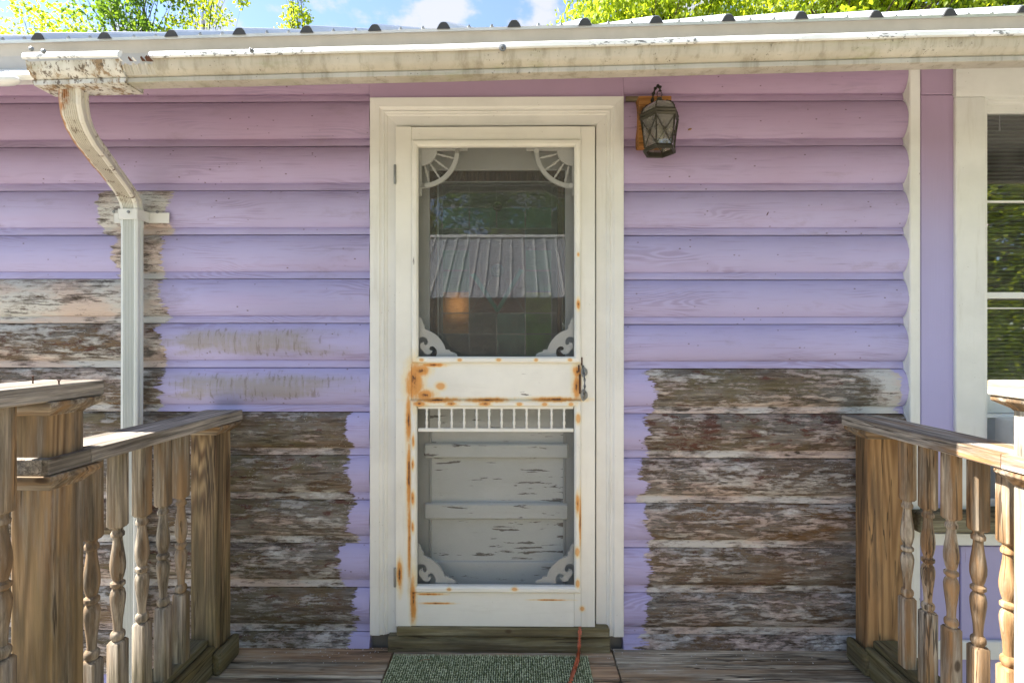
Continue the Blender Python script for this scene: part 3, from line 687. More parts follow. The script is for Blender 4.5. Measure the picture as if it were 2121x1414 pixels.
for xe in (-3.5, 4.66):
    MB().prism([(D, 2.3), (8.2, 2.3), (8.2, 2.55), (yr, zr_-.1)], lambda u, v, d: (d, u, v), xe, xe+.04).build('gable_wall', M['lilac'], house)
# roof screws along the edge
for i in range(len(ribx)-1):
    for fr in (.35, .68):
        x = ribx[i]+(ribx[i+1]-ribx[i])*fr
        if -2.0 < x < 2.2:
            p = rpt(x, .02, 0); MB().lathe([(.004, -.002), (.006, .001), (.006, .0025), (.0035, .003), (.0035, .0075), (.001, .008)], 6, M=Matrix.Translation(Vector(p))).build('roof_screw', M['steel'], house)
# gutter
gut = MB()
yl = 1.40
def gp(py, Y): return (Y, Z(py, Y, 1068))
prof = [gp(101, yl+.004), gp(120, yl+.008), gp(136, yl+.022), gp(141.6, yl+.030), gp(142.3, yl+.025), gp(151, yl+.025), gp(153, yl+.028)]
yb, zbm = prof[-1]
prof += [(yb+.034, zbm), (YFa-.004, zbm+.06), (YFa-.004, zre-.05), (YFa-.008, zre-.05), (YFa-.008, zbm+.062), (yb+.03, zbm+.004)]
inner = [(y+.003, z+.002) for y, z in [prof[i] for i in (5, 3, 2, 1, 0)]]
gprof = prof+inner
xg0, xg1 = X(310, 1.41), 4.75
gut_o = eprof(MB(), gprof, xg0, xg1, 50, .0025, 9).build('gutter', M['gutter'], house, smooth=True)
lipp = [gp(101, yl-.002), gp(97, yl-.006), gp(89, yl-.005), gp(87, yl+.002), gp(88, yl+.012), gp(92, yl+.012), gp(101, yl+.007)]
eprof(MB(), lipp, xg0-.004, xg1, 60, .0035, 9).build('rolled_lip', M['gutter_lip'], gut_o, smooth=True)
# torn stretch next to the outlet: face only half as high with curled edges
xt0 = X(236, 1.41)
mb = MB(); rings = []; n = 26; rt = random.Random(5)
zcut = Z(127, yl+.012, 275)-SL*X(275, 1.41)
for i in range(n+1):
    x = xt0+(xg0-xt0)*i/n; zc = zcut+rt.uniform(-.0035, .0045)
    pr = [(yl+.012+rt.uniform(-.004, .002), zc)]+[q for q in prof[2:]]+[(yl+.034, prof[4][1]), (yl+.026, prof[2][1]), (yl+.016, zc-.002)]
    rings.append([E(x, y, z) for y, z in pr])
mb.loft(rings).build('torn_face', M['gutter'], gut_o, smooth=False)
for px_, s_ in ((252, 6), (272, 9), (280, 7), (298, 11), (308, 14), (313, 12)):
    c = at(px_, 126, yl+.008); k = s_/F*.85
    mb = MB(); a = rt.uniform(.3, 1.2)
    mb.add([c+Vector((-k*.6, 0, -k*.1)), c+Vector((k*.6, .001, -k*.15)), c+Vector((k*.2*a, -.012, k*.8)), c+Vector((-k*.5, -.008, k*.45))], [(0,1,2,3)])
    mb.add([v+Vector((0, .0012, 0)) for v in (c+Vector((-k*.6, 0, -k*.1)), c+Vector((k*.6, .001, -k*.15)), c+Vector((k*.2*a, -.012, k*.8)), c+Vector((-k*.5, -.008, k*.45)))], [(3,2,1,0)])
    mb.build('torn_shred', M['rusty_nail'] if s_ > 8 else M['gutter_lip'], gut_o, fix=False)
# end section with the outlet, a sleeve slightly proud of the gutter
dp = .007
xe0, xe1 = X(50, 1.41), X(240, 1.40)
pe = [(y-dp, z-dp*.5) for y, z in prof[:7]]+[(prof[7][0]+.025, prof[6][1]-dp*.5), (YFa-.006, zbm+.055), (YFa-.006, zbm+.06), (prof[7][0]+.02, prof[6][1])]+[(y, z) for y, z in reversed(prof[:7])]
end_o = eprof(MB(), pe, xe0, xe1, 18, .002, 21).build('end_section', M['gutter_dirty'], gut_o, smooth=True)
cap = [(y-dp, z) for y, z in prof[:7]]+[(prof[7][0]+.025, prof[6][1]), (YFa-.006, zbm+.05), (YFa-.006, prof[0][1])]
eprof(MB(), cap, xe0-.004, xe0-.0005, 1).build('end_cap', M['gutter_dirty'], gut_o)
lp2 = [(y-dp, z+.002) for y, z in lipp]
eprof(MB(), lp2, xe0-.006, X(238, 1.395), 30, .006, 33).build('rolled_lip', M['gutter_lip'], gut_o, smooth=True)
for px_, py_ in ((66, 101), (91, 106)):
    p = at(px_, py_+1, yl-.012); MB().lathe([(0.001, .0), (.007, .0), (.006, .004), (.001, .006)], 8, M=Matrix.Translation(p) @ Matrix.Rotation(R(90), 4, 'X')).build('rivet', M['steel'], gut_o)
for px_, py_, r_ in ((1041, 100, .010), (1437, 86, .007), (522, 106, .006), (1785, 76, .006)):
    p = at(px_, py_, yl-.006); MB().lathe([(.001, 0), (r_, 0), (r_, .003), (r_*.55, .004), (r_*.5, .010), (.001, .011)], 10, M=Matrix.Translation(p) @ Matrix.Rotation(R(90), 4, 'X')).build('gutter_screw', M['steel'], gut_o)
# frieze and crown moulding running on left of the gutter end
zf = Z(140, YFa, 20)
eprof(MB(), [(1.478, zf-.005-SL*-1.45), (1.46, zf-.030-SL*-1.45), (1.475, zf-.040-SL*-1.45), (1.52, zf-.030-SL*-1.45), (1.52, zf-SL*-1.45)], -3.5, X(95, 1.49), 14).build('crown_moulding', M['whitex'], house, smooth=True)
mb = MB(); c = at(12, 162, 1.46)
rings = [[(c.x+u, c.y+.012-r_*math.cos(a), c.z+r_*math.sin(a)*.9) for a in [j*2*math.pi/12 for j in range(12)]] for u, r_ in ((-.6, .018), (-.012, .018), (.008, .016), (.022, .011), (.03, .004))]
mb.loft(rings).build('curled_flashing', M['wash_white'], house, smooth=True)

# downspout: fluted pipe swept from the outlet back to the wall and down
path = [(153, 160, 1.475), (153, 185, 1.478), (153, 212, 1.485), (157, 240, 1.505), (166, 266, 1.535), (181, 292, 1.575), (200, 317, 1.625), (218, 341, 1.68), (236, 364, 1.74), (250, 383, 1.79), (262, 400, 1.835), (270, 416, 1.862), (274, 434, 1.872), (274, 470, 1.874), (274, 700, 1.874), (273, 1000, 1.874), (271, 1500, 1.874)]
pts = [at(*p) for p in path]
wd, dpth = .0325, .0185
def sect(n_fl=5):
    """outline of the corrugated pipe, (across, towards camera)"""
    o = []; 
    o += [(-wd, -dpth*.8), (-wd+.006, -dpth), (wd-.006, -dpth), (wd, -dpth*.8)]
    o += [(wd, -dpth*.3), (wd-.003, -dpth*.2), (wd-.003, dpth*.1), (wd, dpth*.2), (wd, dpth*.8), (wd-.007, dpth)]
    k = 7
    for i in range(k):
        u = wd-.012-(2*wd-.024)*(i+.5)/k; h = (2*wd-.024)/k*.5
        o += [(u+h*.9, dpth), (u+h*.45, dpth-.004), (u-h*.45, dpth-.004), (u-h*.9, dpth)]
    o += [(-wd+.007, dpth), (-wd, dpth*.8)]
    return o
S_ = sect()
def sweep(i0, i1, scale=1.0, crimp=False):
    mb = MB(); rings = []; rust = []
    for i in range(i0, i1+1):
        t = (pts[min(i+1, len(pts)-1)]-pts[max(i-1, 0)]).normalized()
        ax = Vector((1, 0, 0)); ax = (ax-t*ax.dot(t)).normalized(); fr = t.cross(ax)
        if fr.y > 0: fr = -fr
        wob = 1+(.03*((i % 2)*2-1) if crimp and 2 < i < 12 else 0)
        ring = []
        for a, b in S_:
            ring.append(pts[i]+ax*a*scale+fr*b*scale*wob)
            r = max(0, (-a-wd*.55)/(wd*.45))*(1 if 1 < i < 9 else 0)
            if i < 3: r = max(r, .55-.4*abs(a+.015)/wd)
            rust.append(r)
        rings.append(ring)
    mb.loft(rings); mb.a['rust'] = rust
    return mb
dsp = sweep(12, 16, .97).build('downspout', M['downspout'], house)
sweep(0, 7, 1.0, True).build('elbow', M['downspout'], dsp)
sweep(7, 10, .955).build('elbow', M['downspout'], dsp)
sweep(10, 13, 1.0, True).build('elbow', M['downspout'], dsp)
c = at(274, 441, 1.872)
mb = MB(); zt_, zb_ = Z(430, 1.85), Z(452, 1.85)
for (a, b, y0, y1) in ((-.035, .035, 1.849, 1.852), (.035, .0375, 1.849, 1.915), (-.0375, -.035, 1.849, 1.915), (.0375, .112, 1.910, 1.915), (-.100, -.0375, 1.910, 1.915)):
    mb.box(c.x+a, c.x+b, y0, y1, zb_, zt_)
mb.build('strap', M['wash_white'], dsp, bevel=.0012)
for px_, Y_ in ((266, 1.847), (326, 1.909), (236, 1.909)):
    p = at(px_, 439, Y_); MB().lathe([(.001, 0), (.006, 0), (.005, .003), (.001, .004)], 8, M=Matrix.Translation(p) @ Matrix.Rotation(R(90), 4, 'X')).build('strap_screw', M['steel'], dsp)
# seams where the elbow pieces have parted
for i0, sc_ in ((7, 1.02), (10, 1.01)):
    t = (pts[i0+1]-pts[i0-1]).normalized(); ax = Vector((1, 0, 0)); ax = (ax-t*ax.dot(t)).normalized(); fr = t.cross(ax)
    fr = -fr if fr.y > 0 else fr
    half = [q for q in S_ if q[1] > .2*dpth]
    mb = MB(); mb.loft([[pts[i0]+ax*a*sc_+fr*b*sc_+t*(e+.004*math.sin(a*140)) for a, b in half] for e in (-.002, .0022)], closed=False)
    mb.build('open_seam', M['rusty_nail'], dsp, fix=False)
# ------------------------------------------------------------------ doorway
def stick(parent, name, m, outer, prof, side, ext=0.0):
    """one mitred length of moulding. outer=(x0,x1,z0,z1); prof=[(inset, y), ...] from the outer edge inwards, front faces; side in LTRB"""
    x0, x1, z0, z1 = outer; rings = []
    for e in (0, 1):
        ring = []
        for w, y in prof:
            if side == 'L': ring.append((x0+w, y, (z0+w if not ext else z0) if e == 0 else z1-w))
            if side == 'R': ring.append((x1-w, y, (z0+w if not ext else z0) if e == 0 else z1-w))
            if side == 'T': ring.append((x0+w if e == 0 else x1-w, y, z1-w))
            if side == 'B': ring.append((x0+w if e == 0 else x1-w, y, z0+w))
        rings.append(ring)
    return MB().loft(rings).build(name, m, parent, bevel=.0008)
def prect(px0, py0, px1, py1, Y):
    a, b = at(px0, py0, Y), at(px1, py1, Y)
    return (a.x, b.x, (at(px0, py1, Y).z+b.z)/2, (a.z+at(px1, py0, Y).z)/2)
# casing
oc = prect(766, 201, 1292, 1317, D-.036)
k = lambda px: px/F*D
cp = [(0, D+.0), (0, D-.036), (k(19), D-.037), (k(21), D-.032), (k(25), D-.030), (k(28), D-.033), (k(30), D-.028), (k(33), D-.028), (k(35), D-.024), (k(53), D-.023), (k(53), D+.0)]
for s_ in 'LTR': stick(house, 'door_casing', M['white'] if s_ != 'T' else M['whitex'], oc, cp, s_, ext=1.0)
# jamb
ji = prect(818.5, 260, 1233.5, 1310, D-.02)
MB().box(ji[0]-.02, ji[0]-.002, D-.0225, D+.16, ji[2]-.03, ji[3]).build('door_jamb', M['white'], house)
MB().box(ji[1]+.002, ji[1]+.02, D-.0225, D+.16, ji[2]-.03, ji[3]).build('door_jamb', M['white'], house)
MB().box(ji[0]-.002, ji[1]+.002, D-.0225, D+.16, ji[3]-.001, ji[3]+.018).build('door_jamb', M['whitex'], house)

sd = MB().pbox(819.5, 262, 852, 1297, YF, YF+.03).build('screen_door', M['door_white'], house, bevel=.0015)
def dpart(name, m, px0, py0, px1, py1, Yf, Yb, bev=.0012, parent=None):
    return MB().pbox(px0, py0, px1, py1, Yf, Yb).build(name, m, parent or sd, bevel=bev)
dpart('stile', M['door_white'], 1203.5, 262, 1232.5, 1298, YF, YF+.03)
dpart('rail', M['door_whitex'], 852.3, 262.5, 1203.2, 291, YF+.0006, YF+.03)
dpart('middle_panel', M['door_whitex'], 852.3, 752, 1203.2, 828, YF+.004, YF+.028)
dpart('rail', M['door_whitex'], 852.3, 1226, 1189, 1296.5, YF+.0012, YF+.03)
dpart('stile', M['door_white'], 1189.3, 1226, 1203.2, 1297, YF+.0008, YF+.03)
def screen_opening(o, i):
    a = prect(*o, YF); w = k(13.5)
    pr = [(0, YF+.010), (0, YF-.004), (w*.25, YF-.011), (w*.75, YF-.011), (w, YF-.004), (w, YF+.012)]
    for s_ in 'LTRB': stick(sd, 'moulding', M['door_white'] if s_ in 'LR' else M['door_whitex'], a, pr, s_)
screen_opening((852.5, 290, 1203.5, 752), None)
screen_opening((850, 828, 1203.5, 1226), None)
for (a, b) in ((291, 751), (829, 1225)):
    q = prect(856, a+4, 1200, b-4, YF+.014)
    mb = MB(); mb.add([(q[0], YF+.014, q[2]), (q[1], YF+.014, q[2]), (q[1], YF+.014, q[3]), (q[0], YF+.014, q[3])], [(0,1,2,3)])
    mb.build('insect_screen', M['screen'], sd, fix=False)
# moulding nails are rust-marked; hinges
for py_ in (361, 1195):
    p = at(818, py_, YF-.002); MB().lathe([(.0045, -.036), (.005, -.034), (.005, .034), (.0045, .036)], 10, M=Matrix.Translation(p)).build('hinge', M['steel'], sd, smooth=True)
# handle: curved pull with two leaf plates
mb = MB(); hp = [(1207, 757, -.004), (1209, 772, -.010), (1211, 786, -.024), (1211, 800, -.030), (1211, 812, -.024), (1210, 824, -.008)]
mb.tube([at(a, b, YF+c) for a, b, c in hp], .0052, 8)
for (a, b, r_) in ((1210, 770, 7), (1210, 818, 7.5)):
    c = at(a, b, YF-.003); rr = r_/F*D
    mb.prism([(rr*math.cos(t)*.95, rr*1.5*math.sin(t)*(1+.18*math.cos(3*t))) for t in [j*2*math.pi/14 for j in range(14)]], lambda u, v, d: (c.x+u, c.y+d, c.z+v), -.003, .002)
    mb.lathe([(.001, 0), (.0075, .001), (.006, .008), (.001, .010)], 10, M=Matrix.Translation(c) @ Matrix.Rotation(R(90), 4, 'X'))
mb.build('handle', M['steel'], sd, smooth=True)
for (a, b, hh) in ((1201, 795, 22), (1205, 748, 9), (1199, 763, 8)):
    c = at(a, b, YF-.003); MB().box(c.x-.003, c.x+.003, YF-.005, YF+.002, c.z-hh/F*D*.9, c.z+hh/F*D*.9).build('latch_plate', M['rusty_nail'], sd, bevel=.001)
# corner brackets behind the screen
YB = YF+.022
def fan(mx):
    mir = lambda px: px if not mx else 2*1029.3-px
    mb = MB()
    def pb(a, b, c, d, y0, y1):
        p, q = mir(a), mir(c); mb.pbox(min(p, q), b, max(p, q), d, y0, y1)
    pb(867, 303.5, 968, 311, YB-.004, YB+.008); pb(866.6, 311.2, 873, 405, YB-.004, YB+.008)
    c = (873, 311)
    n = 14
    poly = [(mir(c[0]), c[1])]+[(mir(c[0]+32*math.cos(t)), c[1]+32*math.sin(t)) for t in [j*math.pi/2/n for j in range(n+1)]]
    mb.prism(poly, lambda u, v, d: at(u, v, YB)+Vector((0, d, 0)), -.002, .006)
    arc = [(c[0]+(78.5)*math.cos(t), c[1]+78.5*math.sin(t)) for t in [j*math.pi/2/18 for j in range(19)]]+[(c[0]+70*math.cos(t), c[1]+70*math.sin(t)) for t in [j*math.pi/2/18 for j in reversed(range(19))]]
    mb.prism([(mir(u), v) for u, v in arc], lambda u, v, d: at(u, v, YB)+Vector((0, d, 0)), -.004, .008)
    for t in (math.pi*.012, math.pi*.488):
        q = at(mir(c[0]+74.5*math.cos(t)), c[1]+74.5*math.sin(t), YB); mb.lathe([(.001, -.005), (.0095, -.005), (.0095, .008), (.001, .008)], 12, M=Matrix.Translation(q) @ Matrix.Rotation(R(90), 4, 'X'))
    o = mb.build('fan_bracket', M['bracket'], sd)
    for ang in (14, 36, 57, 77):
        t = R(ang); p = at(mir(c[0]+31*math.cos(t)), c[1]+31*math.sin(t), YB+.002); q = at(mir(c[0]+71*math.cos(t)), c[1]+71*math.sin(t), YB+.002)
        L_ = (q-p).length; Mx = Matrix.Translation(p) @ (q-p).to_track_quat('Z', 'Y').to_matrix().to_4x4()
        MB().lathe([(.0028, 0), (.0028, .12*L_), (.0048, .16*L_), (.0026, .22*L_), (.0058, .40*L_), (.0036, .55*L_), (.0052, .60*L_), (.0026, .66*L_), (.0048, .8*L_), (.0026, .9*L_), (.0026, L_)], 8, M=Mx).build('fan_spindle', M['bracket'], sd, smooth=True)
fan(False); fan(True)
SCR = [(190,175),(240,185),(268,222),(290,270),(300,335),(350,380),(345,450),(370,480),(470,515),(570,570),(660,640),(740,730),(800,820),(840,910),(860,970),(950,970),(980,1020),(1060,1040),(1130,1080),(1150,1135),(630,1135),
       (655,1050),(640,970),(590,910),(540,885),(480,900),(455,940),(480,985),(540,990),(520,1040),(470,1080),(410,1085),(350,1060),(300,990),(250,930),(235,870),(260,810),(325,780),(330,830),(370,862),(420,840),(430,770),(400,700),(340,660),(270,660),(220,685),(190,690)]
def scroll(mx, dy, dx=0, m=None):
    pl = []
    for u, v in SCR:
        px_, py_ = 850+u*.0849, 640+v*.0849
        if mx: px_ = 2*1028.4-px_
        pl.append((px_+dx, py_+dy))
    MB().prism(pl, lambda u, v, d: at(u, v, YB)+Vector((0, d, 0)), -.003, .006).build('scroll_bracket', m or M['bracket'], sd)
scroll(False, 1.5); scroll(True, 1.5); scroll(False, 470.5, -2.5); scroll(True, 470.5, -1)
# row of little spindles in the lower opening
dpart('spindle_rail', M['door_whitex'], 866, 887, 1188, 894, YF-.002, YF+.010)
dpart('spindle_rail', M['door_whitex'], 866, 841, 1188, 846.5, YF-.001, YF+.010)
zz0, zz1 = Z(887, YF+.004), Z(846, YF+.004); L_ = zz1-zz0
sp0 = MB().lathe([(0.0047, 0), (0.0052, .05*L_), (0.0034, .12*L_), (0.0050, .22*L_), (0.0057, .30*L_), (0.0032, .44*L_), (0.0050, .5*L_), (0.0032, .56*L_), (0.0055, .72*L_), (0.0046, .80*L_), (0.0033, .87*L_), (0.0052, .95*L_), (0.0047, L_)], 10).build('spindle', M['door_white'], sd, smooth=True, M=Matrix.Translation((X(884, YF+.004), YF+.004, zz0)))
for i in range(1, 12):
    put(sp0, 'spindle', sd, Matrix.Translation((X(884+i*25.85, YF+.004), YF+.004, zz0)))

# inner door with leaded glass above and boarded panels below
YI = D+.045
idr = MB().pbox(852, 296, 889.5, 1300, YI, YI+.04).build('inner_door', M['inner_stile'], house, bevel=.002)
ip = lambda name, m, *a, **kw: dpart(name, m, *a, parent=idr, **kw)
ip('stile', M['inner_stile'], 1171, 296, 1206, 1300, YI, YI+.04)
ip('rail', M['inner_stile'], 889.8, 296, 1170.7, 352, YI, YI+.04, bev=.002)
ip('rail', M['inner_white'], 889.8, 741, 1170.7, 890, YI, YI+.04, bev=.002)
ip('panel', M['inner_white'], 881, 886, 1176, 919, YI+.010, YI+.03)
ip('raised_board', M['inner_white'], 878, 919, 1178, 949, YI-.012, YI+.02, bev=.006)
ip('panel', M['inner_white'], 881, 948, 1176, 1043, YI+.012, YI+.03)
ip('raised_board', M['inner_white'], 878, 1043, 1178, 1076, YI-.012, YI+.02, bev=.006)
ip('panel', M['inner_white'], 881, 1075, 1176, 1163, YI+.012, YI+.03)
ip('rail', M['inner_white'], 889.8, 1163, 1170.7, 1300, YI+.0015, YI+.04, bev=.004)
ip('bead', M['inner_stile'], 889.8, 886, 893, 1163, YI-.004, YI+.012)
ip('bead', M['inner_stile'], 1167, 886, 1170.5, 1163, YI-.004, YI+.012)
YG = D+.075
for a in ((890, 352, 906, 741), (1155, 352, 1170.5, 741), (906.2, 352, 1154.8, 377), (906.2, 737, 1154.8, 741)): ip('sash_frame', M['frame_wood'], *a, YI+.012, YG+.01)
ip('sash_bead', M['wash_white'], 906.2, 377, 908, 737, YI+.014, YG, bev=0)
ip('sash_bead', M['wash_white'], 908.2, 375.5, 1153, 377.6, YI+.010, YG, bev=0)
cols = [908, 916, 972, 1028.5, 1088, 1143, 1155]; rows = [377, 384, 429, 473, 517, 560, 604, 648.5, 691.6, 738]
names = {1: ['dim', 'dim', 'ripple', 'dim', 'ripple', 'ripple', 'amber', 'amber', 'slate'], 2: ['dim', 'dim', 'ripple', 'dim', 'plum', 'plum', 'plum', 'slate', 'slate'],
         3: ['dim', 'dim', 'ripple', 'dim', 'plum', 'plum', 'plum', 'teal', 'teal'], 4: ['dim', 'dim', 'ripple', 'dim', 'ripple', 'ripple', 'olive', 'green', 'green'], 0: ['dim']*9, 5: ['dim']*9}
for c_ in range(6):
    for r_ in range(9):
        key = names[c_][r_] if r_ < len(names[c_]) else 'dim'
        if c_ in (2, 3) and 3 <= r_ <= 6: continue
        mb = MB().pbox(cols[c_]+.8, rows[r_]+.8, cols[c_+1]-.8, rows[r_+1]-.8, YG, YG+.003)
        mb.build('glass_pane', SG[key], idr)
cp_ = lambda u, v, d: at(u, v, YG)+Vector((0, d, 0))
MB().prism([(973, 474), (1087, 474), (1087, 566), (1030, 648), (973, 566)], cp_, 0, .003).build('glass_pane', SG['plum'], idr)
MB().prism([(973, 568), (1029, 648), (973, 648)], cp_, 0, .003).build('glass_pane', SG['plum'], idr)
MB().prism([(1087, 568), (1031, 648), (1087, 648)], cp_, 0, .003).build('glass_pane', SG['plum'], idr)
for q in ([(976, 569), (984, 565), (1033, 640), (1028.5, 648)], [(1084, 560), (1076, 556), (1028, 640), (1032, 648)]):
    MB().prism(q, cp_, -.004, -.0015).build('glass_strip', SG['jade'], idr)
c = at(1030, 560, YG)
MB().lathe([(.001, .012), (.008, .010), (.014, .004), (.019, .006), (.026, .003), (.027, 0), (.001, 0)], 20, M=Matrix.Translation(c) @ Matrix.Rotation(R(90), 4, 'X')).build('glass_roundel', SG['slate'], idr, smooth=True)
c = at(1031, 427, YG)
MB().lathe([(.001, .010), (.008, .008), (.013, .003), (.019, .005), (.021, 0), (.001, 0)], 20, M=Matrix.Translation(c) @ Matrix.Rotation(R(90), 4, 'X')).build('glass_roundel', SG['dim'], idr, smooth=True)
mb = MB()
for c_ in cols[1:-1]: mb.pbox(c_-1.1, 378, c_+1.1, 738, YG-.003, YG+.004) if c_ != 1028.5 else mb.pbox(c_-1.1, 648, c_+1.1, 738, YG-.003, YG+.004).pbox(c_-1.1, 378, c_+1.1, 474, YG-.003, YG+.004)
for r_ in rows[1:-1]:
    if r_ in (517, 560, 604): mb.pbox(908, r_-1.1, 972, r_+1.1, YG-.0028, YG+.0038); mb.pbox(1088, r_-1.1, 1155, r_+1.1, YG-.0028, YG+.0038)
    else: mb.pbox(908, r_-1.1, 1155, r_+1.1, YG-.0028, YG+.0038)
for a, b in (((1020, 572), (974, 646)), ((1040, 572), (1086, 646))): mb.tube([at(*a, YG-.001), at(*b, YG-.001)], .002, 6)
for q in (((973, 566), (1031, 650)), ((986, 563), (1034, 640)), ((1087, 560), (1031, 650)), ((1074, 556), (1027, 640))): mb.tube([at(*q[0], YG-.003), at(*q[1], YG-.003)], .0018, 6)
mb.build('lead_came', M['lead'], idr)
q = prect(890, 352, 1170.5, 741, YI+.008)
mb = MB(); mb.add([(q[0], YI+.008, q[2]), (q[1], YI+.008, q[2]), (q[1], YI+.008, q[3]), (q[0], YI+.008, q[3])], [(0,1,2,3)]); mb.build('storm_glass', M['glass'], idr, fix=False)
# threshold and sill
MB().box(X(822, 1.90), X(1262, 1.90), 1.893, D+.10, .064, Z(1301, 1.893)).build('threshold', M['sill'], house, bevel=.004)
mb = MB()
xa, xb = X(803, 1.9), X(1264, 1.9)
rg = []
for i in range(25):
    x = xa+(xb-xa)*i/24; w = .002*mnoise.noise(Vector((x*6, 1, 1)))
    rg.append([(x, D+.02, .062), (x, 1.915, .060+w), (x, 1.904, .053+w), (x, 1.899+w, .03), (x, 1.902, -.02), (x, D+.02, -.02)])
mb.loft(rg).build('sill_beam', M['sill'], house, bevel=.002)

# ------------------------------------------------------------------ window right
win = MB().box(X(1980, D-.032), X(2042, D-.032), D-.032, D+.03, Z(1052, D-.03), Z(205.5, D-.032)).build('window', M['white'], house, bevel=.003)
def wp(name, m, x0, x1, y0, y1, z0, z1, bev=.0015): return MB().box(x0, x1, y0, y1, z0, z1).build(name, m, win, bevel=bev)
xw0, xw1 = X(2043, D-.02), 2.52
wc0 = X(1980, D-.032)
wp('head_casing', M['whitex'], wc0, xw1+.12, D-.033, D+.03, Z(204.6, D-.033), 2.27)
wp('side_casing', M['white'], xw1, xw1+.119, D-.0325, D+.03, Z(1052, D-.03), Z(205.5, D-.032))
wp('jamb', M['white'], X(2042, D-.032)-.0002, xw0+.016, D-.008, D+.10, Z(1052), Z(206))
wp('jamb', M['white'], xw1-.016, xw1, D-.008, D+.10, Z(1052), Z(206))
wp('head_stop', M['whitex'], xw0+.0165, xw1-.0165, D-.004, D+.10, Z(219, D), Z(205.7, D))
zu0, zu1 = Z(619, D+.02), Z(219.5, D+.01)
ys = D+.012
wp('sash_stile', M['white'], xw0+.0163, xw0+.031, ys, ys+.03, zu0, zu1)
wp('sash_stile', M['white'], xw1-.031, xw1-.0163, ys, ys+.03, zu0, zu1)
wp('sash_rail', M['whitex'], xw0+.031, xw1-.031, ys+.0005, ys+.03, Z(238, ys), zu1)
wp('meeting_rail', M['whitex'], xw0+.031, xw1-.031, ys+.0005, ys+.03, zu0, Z(606, ys))
wp('muntin', M['whitex'], xw0+.031, xw1-.031, ys+.006, ys+.024, Z(421, ys), Z(417, ys))
yl_ = D+.046
wp('sash_stile', M['white'], xw1-.030, xw1-.0162, yl_, yl_+.03, Z(858, yl_), zu0+.004)
wp('sash_rail', M['whitex'], xw0+.0163, xw1-.030, yl_+.0005, yl_+.03, Z(854, yl_), Z(797, yl_))
wp('muntin', M['whitex'], xw0+.0163, xw1-.030, yl_+.006, yl_+.02, Z(640, yl_), Z(637, yl_))
for (z0, z1, y) in ((Z(606, ys), Z(238, ys), ys+.015), (Z(797, yl_), zu0+.002, yl_+.015)):
    mb = MB(); mb.add([(xw0+.016, y, z0), (xw1-.016, y, z0), (xw1-.016, y, z1), (xw0+.016, y, z1)], [(0,1,2,3)]); mb.build('window_pane', M['window_glass'], win, fix=False)
zsill = Z(1052, D-.04)
wp('window_sill', M['sill'], X(1897, D-.06), xw1+.16, D-.075, D+.05, Z(1100, D-.075), zsill, .006)
wp('apron', M['whitex'], X(1906, D-.03), xw1+.12, D-.034, D+.01, Z(1125, D-.034), Z(1101, D-.034))
wp('bottom_sash_stop', M['whitex'], xw0+.016, xw1, D+.0, D+.06, zsill, zsill+.03)
# lilac boards below the window
edges = [1893.0, 1988, 2092, 2200, 2330, 2500]
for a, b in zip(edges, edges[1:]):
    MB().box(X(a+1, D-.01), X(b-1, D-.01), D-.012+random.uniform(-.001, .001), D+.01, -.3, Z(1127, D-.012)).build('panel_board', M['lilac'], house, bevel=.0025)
MB().box(X(1893, D-.03), 2.7, D-.03, D-.013, Z(1360, D-.03), Z(1322, D-.03)).build('base_trim', M['whitex'], house, bevel=.003)
# venetian blind behind the panes
bl = thing('venetian_blind', (2.2, D+.10, .95), 'grey green venetian blind hanging behind the window panes', 'blind')
sl0 = MB(); rr_ = []
for xx in (xw0+.03, xw1-.03): rr_.append([(xx, -.011, -.004), (xx, -.004, .0005), (xx, .004, .0005), (xx, .011, -.004), (xx, .004, -.0005), (xx, -.004, -.0005)])
sl0.loft(rr_)
nsl = 74
top, bot = Z(232, D+.1), Z(820, D+.1)
s0 = None
for i in range(nsl):
    z = top-(top-bot)*i/nsl
    Mx = Matrix.Translation((0, D+.115, z)) @ Matrix.Rotation(R(26 if i < 24 else 9), 4, 'X')
    if s0 is None: s0 = sl0.build('slat', M['blind'], bl, M=Mx)
    else: put(s0, 'slat', bl, Mx)
MB().box(xw0+.02, xw1-.02, D+.10, D+.135, top+.012, top+.04).build('head_rail', M['blind'], bl)
for xx in (xw0+.06, xw0+.36): MB().tube([(xx, D+.114, top+.01), (xx, D+.114, bot)], .0012, 5).build('ladder_cord', M['wash_white'], bl)
p = at(2072, 255, D+.085); MB().tube([(p.x, D+.088, top+.01), (p.x, D+.088, p.z-.03)], .003, 6).build('tilt_wand', M['wash_white'], bl)
# window air conditioner with pleated side curtain
acx0, acx1 = X(2106, D-.08), 2.40
ac = thing('window_air_conditioner', ((acx0+acx1)/2, D, zsill), 'white window air conditioner wedged below the lower sash behind the newel', 'air conditioner')
zA0, zA1 = zsill+.004, Z(856, D)
MB().box(acx0, acx1, D-.16, D+.22, zA0, zA1-.01).build('case', M['ac_body'], ac, bevel=.008, seg=2)
for i in range(9):
    MB().box(acx0+.02+i*.04, acx0+.045+i*.04, D-.1635, D-.1602, zA0+.05, zA1-.06).build('vent_slat', M['dark'], ac)
mb = MB(); px_ = xw0+.0165; n_ = 22; top_ = []
for i in range(n_+1): top_.append((px_+(acx0-px_)*i/n_, D+.004+(.009 if i % 2 else 0)))
fs_ = []
mb.loft([[(x, y, z) for x, y in top_]+[(x, y+.004, z) for x, y in reversed(top_)] for z in (zA0, zA1-.014)])
mb.build('accordion_curtain', M['accordion'], ac)
MB().box(xw0+.0165, acx1, D-.002, D+.02, zA1-.0138, zA1).build('top_channel', M['wash_white'], ac, bevel=.001)

